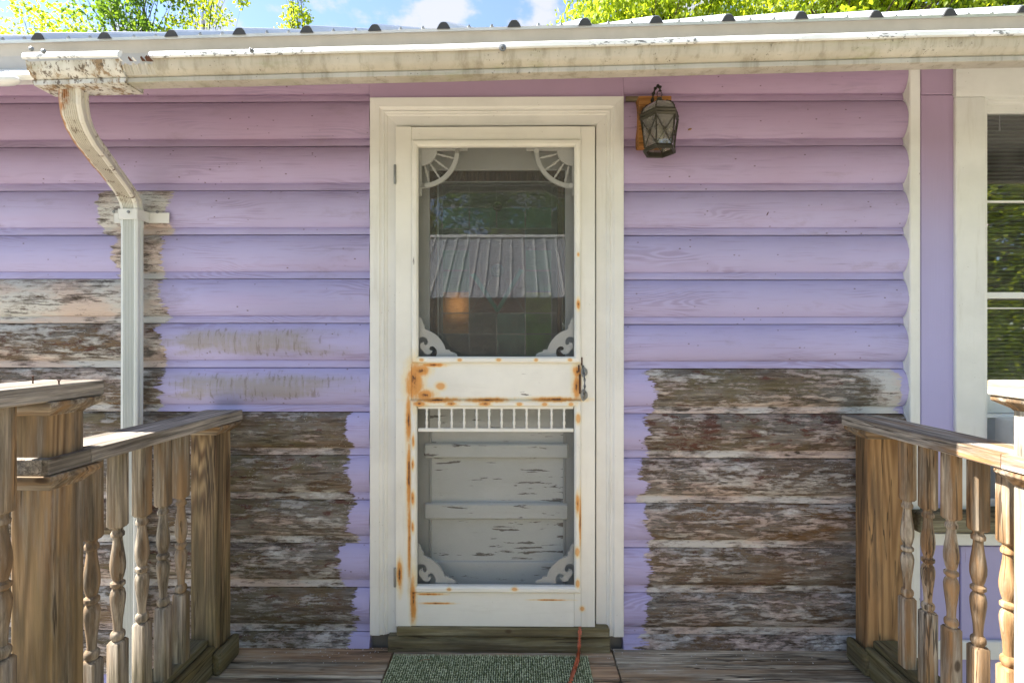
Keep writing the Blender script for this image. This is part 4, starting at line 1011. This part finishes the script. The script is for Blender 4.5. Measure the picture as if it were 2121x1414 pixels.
# ------------------------------------------------------------------ lantern
YLN = 1.815
lc = at(1366, 313, YLN)
lan = thing('wall_lantern', (lc.x, D, lc.z), 'tarnished iron six-sided porch lantern on an orange wood block right of the door', 'lantern')
MB().pbox(1323, 198.5, 1391, 303, D-.058, D-.004).build('mounting_block', M['block'], lan, bevel=.002)
ang0 = R(-90-20)
def hexr(r, z, rot=0): return [Vector((lc.x+r*math.cos(ang0+R(-6)+j*R(60)), YLN+r*math.sin(ang0+R(-6)+j*R(60)), z)) for j in range(6)]
zL = lambda py: Z(py, YLN, 1366)
zr0, zr1, zg0, zg1, zd = zL(322), zL(309), zL(307), zL(251), zL(214)
Rm, Rb, Rt = .069, .052, .070
def ringband(profile): return MB().loft([hexr(r, z) for r, z in profile], cap=False)
ringband([(.050, zr1+.004), (.054, zr1+.004), (.055, zr1), (.060, zr1-.004), (.060, zr0+.010), (.056, zr0+.008), (.050, zr0+.012), (.050, zr1+.004)]).build('bottom_ring', M['iron'], lan)
ringband([(.064, zg1), (.069, zg1), (.073, zg1+.006), (.070, zg1+.012), (.073, zg1+.017), (.070, zg1+.024), (.062, zg1+.022), (.064, zg1)]).build('top_ring', M['iron'], lan)
b6, t6 = hexr(.0545, zg0), hexr(.0675, zg1)
for j in range(6):
    MB().tube([b6[j], t6[j]], .0034, 6).build('corner_bar', M['iron'], lan)
    k_ = (j+1) % 6
    i_ = lambda v: Vector((lc.x+(v.x-lc.x)*.97, YLN+(v.y-YLN)*.97, v.z))
    mb = MB(); mb.add([i_(b6[j]), i_(b6[k_]), i_(t6[k_]), i_(t6[j])], [(0,1,2,3)]); mb.build('lantern_pane', M['glass_lantern'], lan, fix=False)
    mb = MB(); mb.tube([b6[j], t6[k_]], .0015, 5); mb.tube([b6[k_], t6[j]], .0015, 5)
    cc = (b6[j]+t6[k_]+b6[k_]+t6[j])/4; nn = Vector((cc.x-lc.x, cc.y-YLN, 0)).normalized()
    mb.lathe([(.001, .004), (.004, .0035), (.007, .001), (.007, -.002), (.001, -.002)], 10, M=Matrix.Translation(cc) @ nn.to_track_quat('Z', 'Y').to_matrix().to_4x4())
    mb.build('cross_strap', M['iron'], lan)
dome = [(.068, zg1+.022), (.0655, zg1+.032), (.059, zg1+.044), (.048, zg1+.054), (.034, zg1+.061), (.018, zg1+.065)]
dr = [hexr(r, z) for r, z in dome]
for j in range(6):
    k_ = (j+1) % 6
    MB().tube([r[j] for r in dr], .003, 6).build('dome_rib', M['iron'], lan)
    mb = MB(); mb.loft([[r[j]*1, r[k_]*1] for r in [[Vector((lc.x+(v.x-lc.x)*.98, YLN+(v.y-YLN)*.98, v.z)) for v in q] for q in dr]], closed=False)
    mb.build('dome_pane', M['glass_lantern'], lan, fix=False, smooth=True)
ztop = dome[-1][1]
mb = MB().lathe([(.022, ztop-.003), (.022, ztop+.003), (.012, ztop+.006), (.008, ztop+.012), (.010, ztop+.016), (.006, ztop+.020), (.001, ztop+.021)], 12, c=(lc.x, YLN)); mb.build('finial', M['iron'], lan, smooth=True)
mb = MB(); mb.tube([(lc.x+.009*math.cos(t), YLN, ztop+.031+.013*math.sin(t)) for t in [j*2*math.pi/14 for j in range(15)]], .0018, 6); mb.build('hanging_ring', M['iron'], lan, smooth=True)
zA = ztop+.020
arm = [(lc.x-.012, D-.06, zA-.05), (lc.x-.012, D-.075, zA-.02), (lc.x-.012, D-.085, zA+.015), (lc.x-.011, D-.095, zA+.034), (lc.x-.008, D-.11, zA+.046), (lc.x-.004, YLN+.005, zA+.044), (lc.x, YLN-.006, zA+.034), (lc.x, YLN-.006, zA+.020)]
MB().tube(arm, .0068, 8).build('scroll_arm', M['iron'], lan, smooth=True)
MB().box(lc.x-.018, lc.x+.010, D-.092, D-.058, zA-.055, zA-.015).build('arm_bracket', M['iron'], lan, bevel=.004)
MB().lathe([(.001, 0), (.045, 0), (.047, .006), (.036, .012), (.001, .016)], 24, M=Matrix.Translation((X(1352, D-.058), D-.058, Z(245, D-.05))) @ Matrix.Rotation(R(90), 4, 'X')).build('backplate', M['iron'], lan, smooth=True)
MB().lathe([(.001, zg0+.005), (.010, zg0+.005), (.010, zg0+.03), (.001, zg0+.03)], 12, c=(lc.x, YLN)).build('socket', M['wash_white'], lan, smooth=True)
MB().lathe([(.001, zg0+.03), (.011, zg0+.032), (.018, zg0+.05), (.012, zg0+.075), (.001, zg0+.088)], 14, c=(lc.x, YLN)).build('bulb', flat('frosted_bulb', (.8,.79,.74), .4), lan, smooth=True)
# scraps of bare wood and filler left of the block are part of the wall
MB().pbox(1296, 199, 1322.5, 210, D-.009, D-.002).build('bare_patch', M['sill'], house, bevel=.002)

# ------------------------------------------------------------------ things on the wall
w = at(1590, 441, D-.026)
moth = thing('moth', w, 'small brown moth resting on the lilac siding right of the door', 'moth')
mb = MB()
for sg in (-1, 1):
    mb.prism([(0, .006), (sg*.006, .011), (sg*.009, .004), (sg*.006, -.008), (0, -.006)], lambda u, v, d: w+Vector((u*.8+v*.45, d, v*1.15-u*.4)), -.0012, .0005)
mb.build('wing', M['bark'], moth)
MB().lathe([(.0003, -.012), (.002, -.008), (.0024, 0), (.0018, .009), (.0003, .012)], 8, M=Matrix.Translation(w+Vector((0, -.002, 0))) @ Matrix.Rotation(R(24), 4, 'Y')).build('body', M['rusty_nail'], moth, smooth=True)
w = at(1429, 268, D-.024)
co = MB().lathe([(.0004, -.008), (.003, -.005), (.004, 0), (.003, .005), (.0004, .008)], 8, M=Matrix.Rotation(R(70), 4, 'Y')).build('cocoon', flat('cocoon_tan', (.30,.17,.075), .8), None, smooth=True, M=Matrix.Translation(w))
tag(co, 'tiny tan cocoon stuck to the lilac wall beside the lantern', 'cocoon')
w = at(121, 330, D-.025)
mb = MB().tube([(0, 0, .010), (.002, -.003, .003), (.006, -.003, -.003), (.008, -.001, -.010)], .0022, 6, .0008)
tag(mb.build('dead_bug', M['rusty_nail'], None, M=Matrix.Translation(w)), 'dark dried bug on the lilac siding left of the downspout', 'bug')
# ------------------------------------------------------------------ deck
deck = bpy.data.objects.new('deck', None); attach(deck, None, Matrix.Translation((0, 1.0, 0))); structure(deck)
YB0 = 1.932; BW = .0885
rd = random.Random(11)
nb = 31
for i in range(nb):
    y1 = YB0-i*BW; y0 = y1-BW+.0045
    cuts = [-1.32, -.47, .362, 1.48] if i < 7 else ([-1.32, .1+.5*rd.random(), 1.48] if i % 2 else [-1.32, -.5+.4*rd.random(), 1.48])
    for a, b in zip(cuts, cuts[1:]):
        warm = (a > -.5 and b < .5) if i < 7 else rd.random() < .4
        if i == 0 and a < -1: warm = True
        dz = rd.uniform(-.0015, .0015)
        x0, x1 = a+.002, b-.002
        MB().box(x0, x1, y0, y1, -.032+dz, dz).build('floor_board', M['floor_warm'] if warm else M['floor'], deck, bevel=.004, seg=2)
for y in (-.78, .2, 1.1, 1.86): MB().box(-1.3, 1.46, y, y+.04, -.20, -.036).build('joist', M['sill'], deck)
for x in (-1.25, 0, 1.40):
    for y in (-.7, 1.0): MB().box(x, x+.09, y+.045, y+.135, -.56, -.036).build('deck_pier', M['sill'], deck)

# ------------------------------------------------------------------ railings
def spindle_mesh(ztop, zbot, dz=0):
    hb = .0192; mb = MB()
    zu, zl_ = .66+dz, .345+dz
    def blk(z0, z1, ch0, ch1):
        c = .004
        pts_ = []
        for z, kk in ((z0, .8 if ch0 else 1), (z0+(.006 if ch0 else 0), 1), (z1-(.006 if ch1 else 0), 1), (z1, .8 if ch1 else 1)):
            h = hb*kk; q = h-c
            pts_.append([(h,-q,z),(h,q,z),(q,h,z),(-q,h,z),(-h,q,z),(-h,-q,z),(-q,-h,z),(q,-h,z)])
        mb.loft(pts_)
    blk(zu, ztop, True, False); blk(zbot, zl_, False, True)
    f = lambda t: zl_+(zu-zl_)*t
    pr = [(.011, 0), (.012, .012), (.0148, .03), (.0152, .055), (.0135, .075), (.0095, .09), (.0092, .12), (.0105, .19), (.0135, .28), (.0158, .36), (.0160, .40), (.0138, .44), (.0098, .465),
          (.0118, .475), (.0152, .487), (.0155, .50), (.0150, .515), (.0115, .525), (.0100, .535), (.0128, .57), (.0160, .63), (.0163, .68), (.0148, .74), (.0118, .82), (.0098, .89), (.0098, .915), (.0138, .925), (.0142, .95), (.0120, .965), (.0105, .975), (.0115, 1.0)]
    mb.lathe([(r_*1.17, f(t)) for r_, t in pr], 14)
    return mb
def railing(label, fx, side, mcap, mpost_wall, mpost, mspin, ys_sp, wall_post, newel, capz, cap_end, near, moss_m):
    """fx(o,y): world x of a point o metres outward from the inner cap edge at depth y"""
    r = thing('porch_railing', (fx(.09, 1.5), 1.5, 0), label, 'railing', 'railings either side of the door')
    def pr(name, m, o0, o1, y0, y1, z0, z1, bev=.003, seg=1):
        mb = MB(); vs = []
        for z in (z0, z1):
            for (o, y) in ((o0, y0), (o1, y0), (o1, y1), (o0, y1)): vs.append((fx(o, y), y, z))
        mb.add(vs, [(0,3,2,1),(4,5,6,7),(0,1,5,4),(1,2,6,5),(2,3,7,6),(3,0,4,7)])
        return mb.build(name, m, r, bevel=bev, seg=seg)
    def frust(name, m, o0, o1, y0, y1, z0, z1, e, lipz=.012):
        mb = MB(); rg = []
        for z, g_ in ((z0, 0), (z0+.006, .004), (z1-lipz, e), (z1, e)):
            rg.append([(fx(o, y), y, z) for (o, y) in ((o0-g_, y0-g_), (o1+g_, y0-g_), (o1+g_, y1+g_), (o0-g_, y1+g_))])
        return mb.loft(rg).build(name, m, r, bevel=.0015)
    o0, o1, y0, y1 = wall_post
    pr('post', mpost_wall, o0, o1, y0, y1, 0, capz-.038, .004, 2)
    frust('post_moulding', M['trim_wood'], o0, o1, y0, y1, capz-.072, capz-.0382, .026)
    n0, n1, m0, m1 = newel
    TOPZ = 1.083
    pr('post', mpost, n0, n1, m0, m1, 0, TOPZ-.04, .005, 2)
    frust('post_moulding', M['trim_wood'], n0+.0002, n1-.0002, m0+.0002, m1-.0002, capz-.078, capz-.0385, .026)
    frust('post_moulding', M['trim_wood'], n0+.0001, n1-.0001, m0+.0001, m1-.0001, TOPZ-.074, TOPZ-.0385, .030)
    # cap board, stopping at the newel, with a collar piece in front of it
    w = .142
    cb = pr('cap_board', mcap, 0, w, m1+.001, cap_end, capz-.037, capz, .003, 2)
    pr('cap_board', mcap, n1+.0005, w, m0-.021, m1+.0005, capz-.037, capz-.0005, .003)
    pr('cap_board', mcap, 0, n0-.0005, m0-.021, m1+.0005, capz-.037, capz-.0005, .002)
    pr('cap_board', mcap, n0-.0003, n1+.0003, m0-.0212, m0-.0005, capz-.0372, capz-.0008, .002)
    pr('top_board', M['board_sunlit'] if side > 0 else mcap, -.006, .150, near, m1+.032, TOPZ-.038, TOPZ, .004, 2)
    # foot: spindle board, base board and trim round the wall post
    pr('bottom_rail', moss_m, .048, .135, m1+.001, y0-.001, .082, .118, .004)
    pr('base_board', moss_m, .018, .0478, m1+.001, y0-.001, .001, .098, .010, 2)
    for (a, b, c, d) in ((o0-.030, o0-.0005, y0-.030, min(y1+.012, 1.915)), (o0-.0004, o1, y0-.0302, y0-.0006)):
        mb = MB(); rg = []
        pr('base_trim', moss_m, a, b, c, d, .002, .085, .012, 2)
    sp = None
    mx = spindle_mesh(capz-.037, .118)
    for i, (y, tw) in enumerate(ys_sp):
        Mx = Matrix.Translation((fx(.066, y), y, 0)) @ Matrix.Rotation(tw, 4, 'Z')
        if sp is None: sp = mx.build('spindle', mspin, r, smooth=True, M=Mx)
        else: put(sp, 'spindle', r, Mx)
    # higher length of railing running on towards the steps
    mx = spindle_mesh(TOPZ-.038, .10, .15); sp = None; y = m0-.062
    while y > near+.03:
        Mx = Matrix.Translation((fx(.066, y), y, 0))
        if sp is None: sp = mx.build('spindle', mspin, r, smooth=True, M=Mx)
        else: put(sp, 'spindle', r, Mx)
        y -= .088
    pr('bottom_rail', moss_m, .030, .125, near, m0-.001, .062, .0998, .004)
    pr('post', mpost, .03, .122, near-.095, near-.001, 0, TOPZ+.10, .005, 2)
    return r
rdl = random.Random(3)
spl = [(y, rdl.uniform(-.06, .06)) for y in (1.660, 1.575, 1.486, 1.395, 1.309)]
spr = [(y, rdl.uniform(-.06, .06)) for y in (1.657, 1.571, 1.484, 1.395, 1.307)]
left = railing('weathered grey wooden porch railing left of the door, in front of the downspout', lambda o, y: -1.053-o, -1, M['rail_left'], M['post_left'], M['post_grey'], M['spindle'], spl,
        (.020, .112, 1.778, 1.870), (.018, .110, 1.139, 1.231), .916, 1.916, .42, M['moss_wood'])
right = railing('honey brown wooden porch railing right of the door, in front of the window', lambda o, y: 1.159+.031*y+o, 1, M['rail_right'], M['post_honey'], M['post_sunlit'], M['spindle_r'], spr,
        (.034, .160, 1.800, 1.872), (.030, .122, 1.165, 1.257), .902, 1.90, .42, M['moss_wood'])
for px_, py_, hh in ((68, 795, .016), (122, 796, .008)):
    Yn = (H-1.083)*F/(703-py_)*-1
    p = at(px_, py_, Yn); MB().lathe([(.0016, -.004), (.0016, hh), (.0036, hh), (.0036, hh+.0015), (.0005, hh+.002)], 7, M=Matrix.Translation((p.x, p.y, 1.083))).build('nail', M['rusty_nail'], left)

# ------------------------------------------------------------------ mat and cord
mx0, mx1, my0, my1 = -.462, .262, 1.34, 1.868
mat = thing('doormat', ((mx0+mx1)/2, 1.6, .002), 'green ribbed door mat lying on the deck boards before the door', 'doormat')
def mat_mat():
    g = G('mat_pile'); a = g.attr('tone', 'GEOMETRY')
    c = g.mix(a, (.14,.17,.08), (.62,.67,.45))
    return g.bsdf(c, .85, None, spec=.2)
MB().box(mx0, mx1, my0, my1, .002, .009).build('backing', flat('mat_backing', (.05,.06,.03), .95), mat, bevel=.002)
mb = MB(); tone = []; rm = random.Random(4)
ncol = 88; pitch = (mx1-mx0)/ncol; nrow = 58; rp = (my1-my0)/nrow
for i in range(ncol):
    for j in range(nrow):
        for s_ in (-1, 1):
            cx = mx0+(i+.5)*pitch+s_*pitch*.20+rm.uniform(-.0006, .0006); cy = my0+(j+.5)*rp+rm.uniform(-.001, .001)
            L2 = .0062; hgt = .0065+rm.uniform(-.001, .0016); ww = .0016; an = s_*.5+rm.uniform(-.25, .25)
            dx, dy = math.sin(an), math.cos(an); nx, ny = dy, -dx
            a = (cx-dx*L2, cy-dy*L2); c = (cx+dx*L2, cy+dy*L2)
            mb.add([(a[0]-nx*ww, a[1]-ny*ww, .009), (a[0]+nx*ww, a[1]+ny*ww, .009), (cx+nx*ww*1.2, cy+ny*ww*1.2, .009+hgt*.9), (cx-nx*ww*1.2, cy-ny*ww*1.2, .009+hgt), (c[0]-nx*ww, c[1]-ny*ww, .010), (c[0]+nx*ww, c[1]+ny*ww, .010)],
                   [(0, 1, 2, 3), (3, 2, 5, 4)])
            t = rm.random()**1.4; tone += [t*.25, t*.25, t, t, t*.35, t*.35]
mb.a['tone'] = tone
pile = mb.build('pile', mat_mat(), mat, fix=False); pile['kind'] = 'stuff'
cp = [(X(1203, 2.02), 2.02, .094), (X(1202, 1.93), 1.93, .094), (X(1201, 1.885), 1.885, .088), (X(1200, 1.868), 1.868, .062), (X(1199, 1.862), 1.862, .036), (X(1197.5, 1.845), 1.845, .026), (X(1195, 1.81), 1.81, .0268), (X(1190, 1.77), 1.77, .0268),
      (X(1185, 1.733), 1.733, .0268), (.150, 1.6, .0268), (.115, 1.45, .0268), (.10, 1.33, .016), (.12, 1.22, .0065), (.2, .9, .0065), (.26, .4, .0065), (.25, -.3, .0065), (.3, -.76, .0065)]
def smooth_path(P, n=6):
    P = [Vector(p) for p in P]; out = []
    for i in range(len(P)-1):
        p0, p1, p2, p3 = P[max(i-1, 0)], P[i], P[i+1], P[min(i+2, len(P)-1)]
        for k_ in range(n):
            t = k_/n; out.append(.5*((2*p1)+(p2-p0)*t+(2*p0-5*p1+4*p2-p3)*t*t+(3*p1-p0-3*p2+p3)*t**3))
    return out+[P[-1]]
base = Vector(cp[8])
mb = MB().tube([p-base for p in smooth_path(cp)], .0074, 10)
tag(mb.build('extension_cord', M['orange'], None, smooth=True, M=Matrix.Translation(base)), 'orange extension cord running out under the screen door over the mat', 'cord')
b = Vector((-.335, 1.825, .018))
mb = MB().tube([(-.02, -.004, 0), (-.004, .001, .003), (.012, .004, .002), (.022, .010, .001)], .0016, 6, .0007); mb.tube([(.004, .003, .002), (.010, -.004, .004)], .001, 5)
tag(mb.build('twig', flat('dry_twig', (.33,.22,.12), .85), None, M=Matrix.Translation(b)), 'short dry twig lying near the back of the green mat', 'twig')

rc = random.Random(8); mb = MB()
for i in range(150):
    x = rc.choice((rc.uniform(-1.0, -.5), rc.uniform(.3, 1.15))); y = 1.93-abs(rc.gauss(0, .05)); k_ = rc.uniform(.001, .0042); a = rc.uniform(0, 6.28)
    mb.add([(x+k_*rc.uniform(.5, 1)*math.cos(a+q*1.57), y+k_*rc.uniform(.5, 1)*math.sin(a+q*1.57), .0022+rc.uniform(0, .0012)) for q in range(4)], [(0, 1, 2, 3)])
o = mb.build('paint_flakes', flat('fallen_white_paint', (.66, .65, .62), .8), None, fix=False); o['kind'] = 'stuff'
# ------------------------------------------------------------------ lamp inside, seen through the amber panes
Ylamp = 3.1; lx = X(947, Ylamp); lz = Z(634, Ylamp)
tb = thing('side_table', (lx, Ylamp, -.01), 'dark wooden side table inside the room behind the glass', 'table')
zt0 = lz-.42
MB().box(lx-.28, lx+.28, Ylamp-.22, Ylamp+.22, zt0-.03, zt0).build('tabletop', M['frame_wood'], tb, bevel=.004)
for a in (-1, 1):
    for b_ in (-1, 1): MB().box(lx+a*.25-.02, lx+a*.25+.02, Ylamp+b_*.19-.02, Ylamp+b_*.19+.02, -.01, zt0-.03).build('leg', M['frame_wood'], tb)
tl = thing('table_lamp', (lx, Ylamp, zt0), 'lit table lamp glowing inside behind the amber glass', 'lamp')
MB().lathe([(.001, zt0), (.07, zt0+.001), (.07, zt0+.015), (.02, zt0+.03), (.035, zt0+.12), (.015, zt0+.26), (.012, zt0+.35), (.001, zt0+.35)], 16, c=(lx, Ylamp)).build('lamp_base', M['iron'], tl, smooth=True)
g = G('lit_shade'); e = g.N.new('ShaderNodeEmission'); e.inputs[0].default_value = (1, .62, .25, 1); e.inputs[1].default_value = 2.8
lit = g.done(e.outputs[0])
MB().lathe([(.060, lz-.06), (.060, lz-.058), (.040, lz+.06), (.039, lz+.059), (.059, lz-.06)], 20, c=(lx, Ylamp)).build('lamp_shade', lit, tl, smooth=True)

# ------------------------------------------------------------------ trees
def leaf_blob(mb, tone, c, rad, n, size, rnd, droop=0.0):
    for _ in range(n):
        d = Vector((rnd.gauss(0, 1), rnd.gauss(0, 1), rnd.gauss(0, 1)))
        d = d.normalized()*(rnd.random()**.45)
        p = Vector((c[0]+d.x*rad[0], c[1]+d.y*rad[1], c[2]+d.z*rad[2]))
        a = Vector((rnd.uniform(-1, 1), rnd.uniform(-1, 1), rnd.uniform(-.9, .35)-droop)).normalized()
        b = a.cross(Vector((rnd.uniform(-1, 1), rnd.uniform(-1, 1), rnd.uniform(-1, 1)))).normalized()
        s_ = size*rnd.uniform(.6, 1.25); wv = s_*.34; n_ = a.cross(b)*s_*.08
        mb.add([p, p+a*s_*.45+b*wv+n_, p+a*s_, p+a*s_*.45-b*wv+n_], [(0, 1, 2), (0, 2, 3)])
        t = rnd.random(); tone += [t]*4
def tree(name, label, base, height, cr, m, nblob, nleaf, size, seed, group, cz=.72, squash=.75, trunk=.12, droop=.3, blobr=.28, gappy=1.0):
    rnd = random.Random(seed)
    t = thing(name, base, label, 'tree', group)
    bx, by, bz = base; mb = MB(); leaves = MB(); tone = []
    top = Vector((bx+rnd.uniform(-.2, .2), by, bz+height*.93)); pts_ = [Vector((bx, by, bz)).lerp(top, f)+Vector((rnd.uniform(-1, 1)*.06*height*f*(1-f)*2, rnd.uniform(-1, 1)*.06*height*f*(1-f)*2, 0)) for f in [i/7 for i in range(8)]]
    mb.tube(pts_, trunk, 9, trunk*.18)
    cc = Vector((bx, by, bz+height*cz))
    for i in range(nblob):
        d = Vector((rnd.gauss(0, 1), rnd.gauss(0, 1), rnd.gauss(0, 1))).normalized()*(rnd.random()**.4)*gappy
        p = cc+Vector((d.x*cr, d.y*cr, d.z*height*(1-cz)*.95))
        s0 = pts_[min(7, max(2, int(7*(p.z-bz-.12*height)/height)))]
        mid = s0.lerp(p, .55)+Vector((rnd.uniform(-.1, .1), rnd.uniform(-.1, .1), .10))*cr
        mb.tube([s0, mid, p], trunk*.22, 5, trunk*.04)
        br = cr*blobr*rnd.uniform(.7, 1.4)
        leaf_blob(leaves, tone, p, (br, br, br*squash), nleaf, size, rnd, droop)
    mb.build('trunk', M['bark'], t, smooth=True)
    leaves.a['tone'] = tone
    leaves.build('crown', m, t, fix=False)
    return t
gb = 'trees rising behind the house'
def gx(px, Y): return X(px, Y)
tree('young_tree', 'slim yellow green tree top above the gutter end, leftmost', (gx(100, 11), 11, -.55), 9.6, 1.25, M['leaf_yellow'], 90, 80, .085, 21, gb, .78, .9, .06, .3, .26)
tree('young_tree', 'leafy green tree top above the roof, left of the downspout elbow', (gx(268, 10), 10, -.55), 10.2, 1.0, M['leaf_green'], 70, 80, .085, 22, gb, .76, .9, .07, .3, .26)
tree('young_tree', 'sparse arching tree top above the roof between two gaps of sky', (gx(430, 10.5), 10.5, -.55), 10.7, .75, M['leaf_yellow'], 44, 65, .08, 23, gb, .80, .9, .035, .4, .26)
tree('young_tree', 'narrow pale yellow tree top standing alone against the clouds', (gx(604, 12), 12, -.55), 11.9, .42, M['leaf_yellow'], 40, 60, .085, 24, gb, .80, 1.2, .05, .3, .4)
tree('shade_tree', 'bright yellow green tree with drooping leaves above the lantern', (gx(1335, 13), 13, -.55), 12.4, 2.2, M['leaf_yellow'], 210, 150, .13, 31, gb, .72, .7, .16, .9, .22)
tree('shade_tree', 'broad bright green tree over the roof at the far right', (gx(1770, 12), 12, -.55), 12.6, 3.2, M['leaf_yellow'], 300, 150, .13, 32, gb, .70, .7, .2, .6, .22)
tree('shade_tree', 'darker green tree at the right edge above the roof', (gx(2120, 11), 11, -.55), 11.0, 1.9, M['leaf_green'], 120, 130, .11, 33, gb, .72, .8, .14, .5, .22)
# trees across the yard, seen only mirrored in the panes
gf = 'trees across the front yard'
for i, (x, y, h_, cr, m_) in enumerate(((-5.5, -17, 11, 3.2, 'leaf_green'), (-.8, -16.5, 12, 3.4, 'leaf_green'), (3.8, -16, 11, 3.3, 'leaf_green'), (8.2, -6.6, 7.5, 2.6, 'leaf_green'), (9.5, -11.5, 10, 3.2, 'leaf_dark'), (13.0, -8.5, 9, 3.4, 'leaf_dark'), (-11, -15, 11, 3.3, 'leaf_dark'))):
    tree('yard_tree', ['dense dark green yard tree behind the tan house, left end', 'tall green yard tree behind the tan house ridge', 'dark green yard tree right of the tan house', 'round green yard tree mirrored in the right window', 'dark yard tree between the tan house and the round tree', 'broad green yard tree farthest right across the lawn', 'dark yard tree farthest left across the lawn'][i],
         (x, y, -.55), h_, cr, M['leaf_yellow' if i == 3 else m_], 90 if i != 3 else 160, 120 if i != 3 else 200, .2 if i != 3 else .11, 50+i, gf, .52, 1.0, .2, .3, .30)

# neighbouring house across the yard, mirrored in the door glass
nbh = thing('neighbour_house', (-1.6, -8, -.55), 'small tan house with grey standing seam metal roof across the yard', 'house')
x0, x1, ye, yr2, zeave, zrid = -5.4, 1.25, -6.3, -8.9, 2.05, 3.82
mb = MB(); mb.box(x0+.3, x1-.3, -11.2, -6.7, -.55, 2.1); mb.build('wall', M['tan_gable'], nbh)
for i in range(24):
    a = x0+(x1-x0)*i/24; b = x0+(x1-x0)*(i+1)/24-.012
    s = Vector((a, ye, zeave)); 
    mb = MB(); mb.loft([[(a, ye, zeave), (b, ye, zeave), (b, ye, zeave-.01), (a, ye, zeave-.01)], [(a, yr2, zrid), (b, yr2, zrid), (b, yr2, zrid-.01), (a, yr2, zrid-.01)]]); mb.build('roof_sheet', M['metal_roof'], nbh)
    mb = MB(); mb.loft([[(b-.01, ye, zeave+.001), (b+.022, ye, zeave+.001), (b+.022, ye, zeave+.04), (b-.01, ye, zeave+.04)], [(b-.01, yr2, zrid+.001), (b+.022, yr2, zrid+.001), (b+.022, yr2, zrid+.04), (b-.01, yr2, zrid+.04)]]); mb.build('roof_seam', M['wash_white'], nbh)
MB().loft([[(x, yr2+.12, zrid-.03), (x, yr2, zrid+.06), (x, yr2-.12, zrid-.03)] for x in (x0, x1)]).build('ridge_cap', M['wash_white'], nbh)
MB().loft([[(x, yr2, zrid-.012), (x, -11.5, zeave), (x, -11.5, zeave-.02), (x, yr2, zrid-.05)] for x in (x0, x1)]).build('rear_roof', M['metal_roof'], nbh)
for xe in (x0+.3, x1-.34): MB().prism([(-6.7, 2.0), (-11.2, 2.0), (yr2, zrid-.2)], lambda u, v, d: (d, u, v), xe, xe+.04).build('gable', M['tan_gable'], nbh)
MB().box(.2, .95, -6.69, -6.64, -.4, 1.55).build('door', M['frame_wood'], nbh)
for a in (-5.0,):
    wf = MB().box(a, a+.9, -6.69, -6.63, .45, 1.6).build('window', M['wash_white'], nbh)
    MB().box(a+.06, a+.84, -6.64, -6.62, .51, 1.54).build('pane', M['dark'], wf)
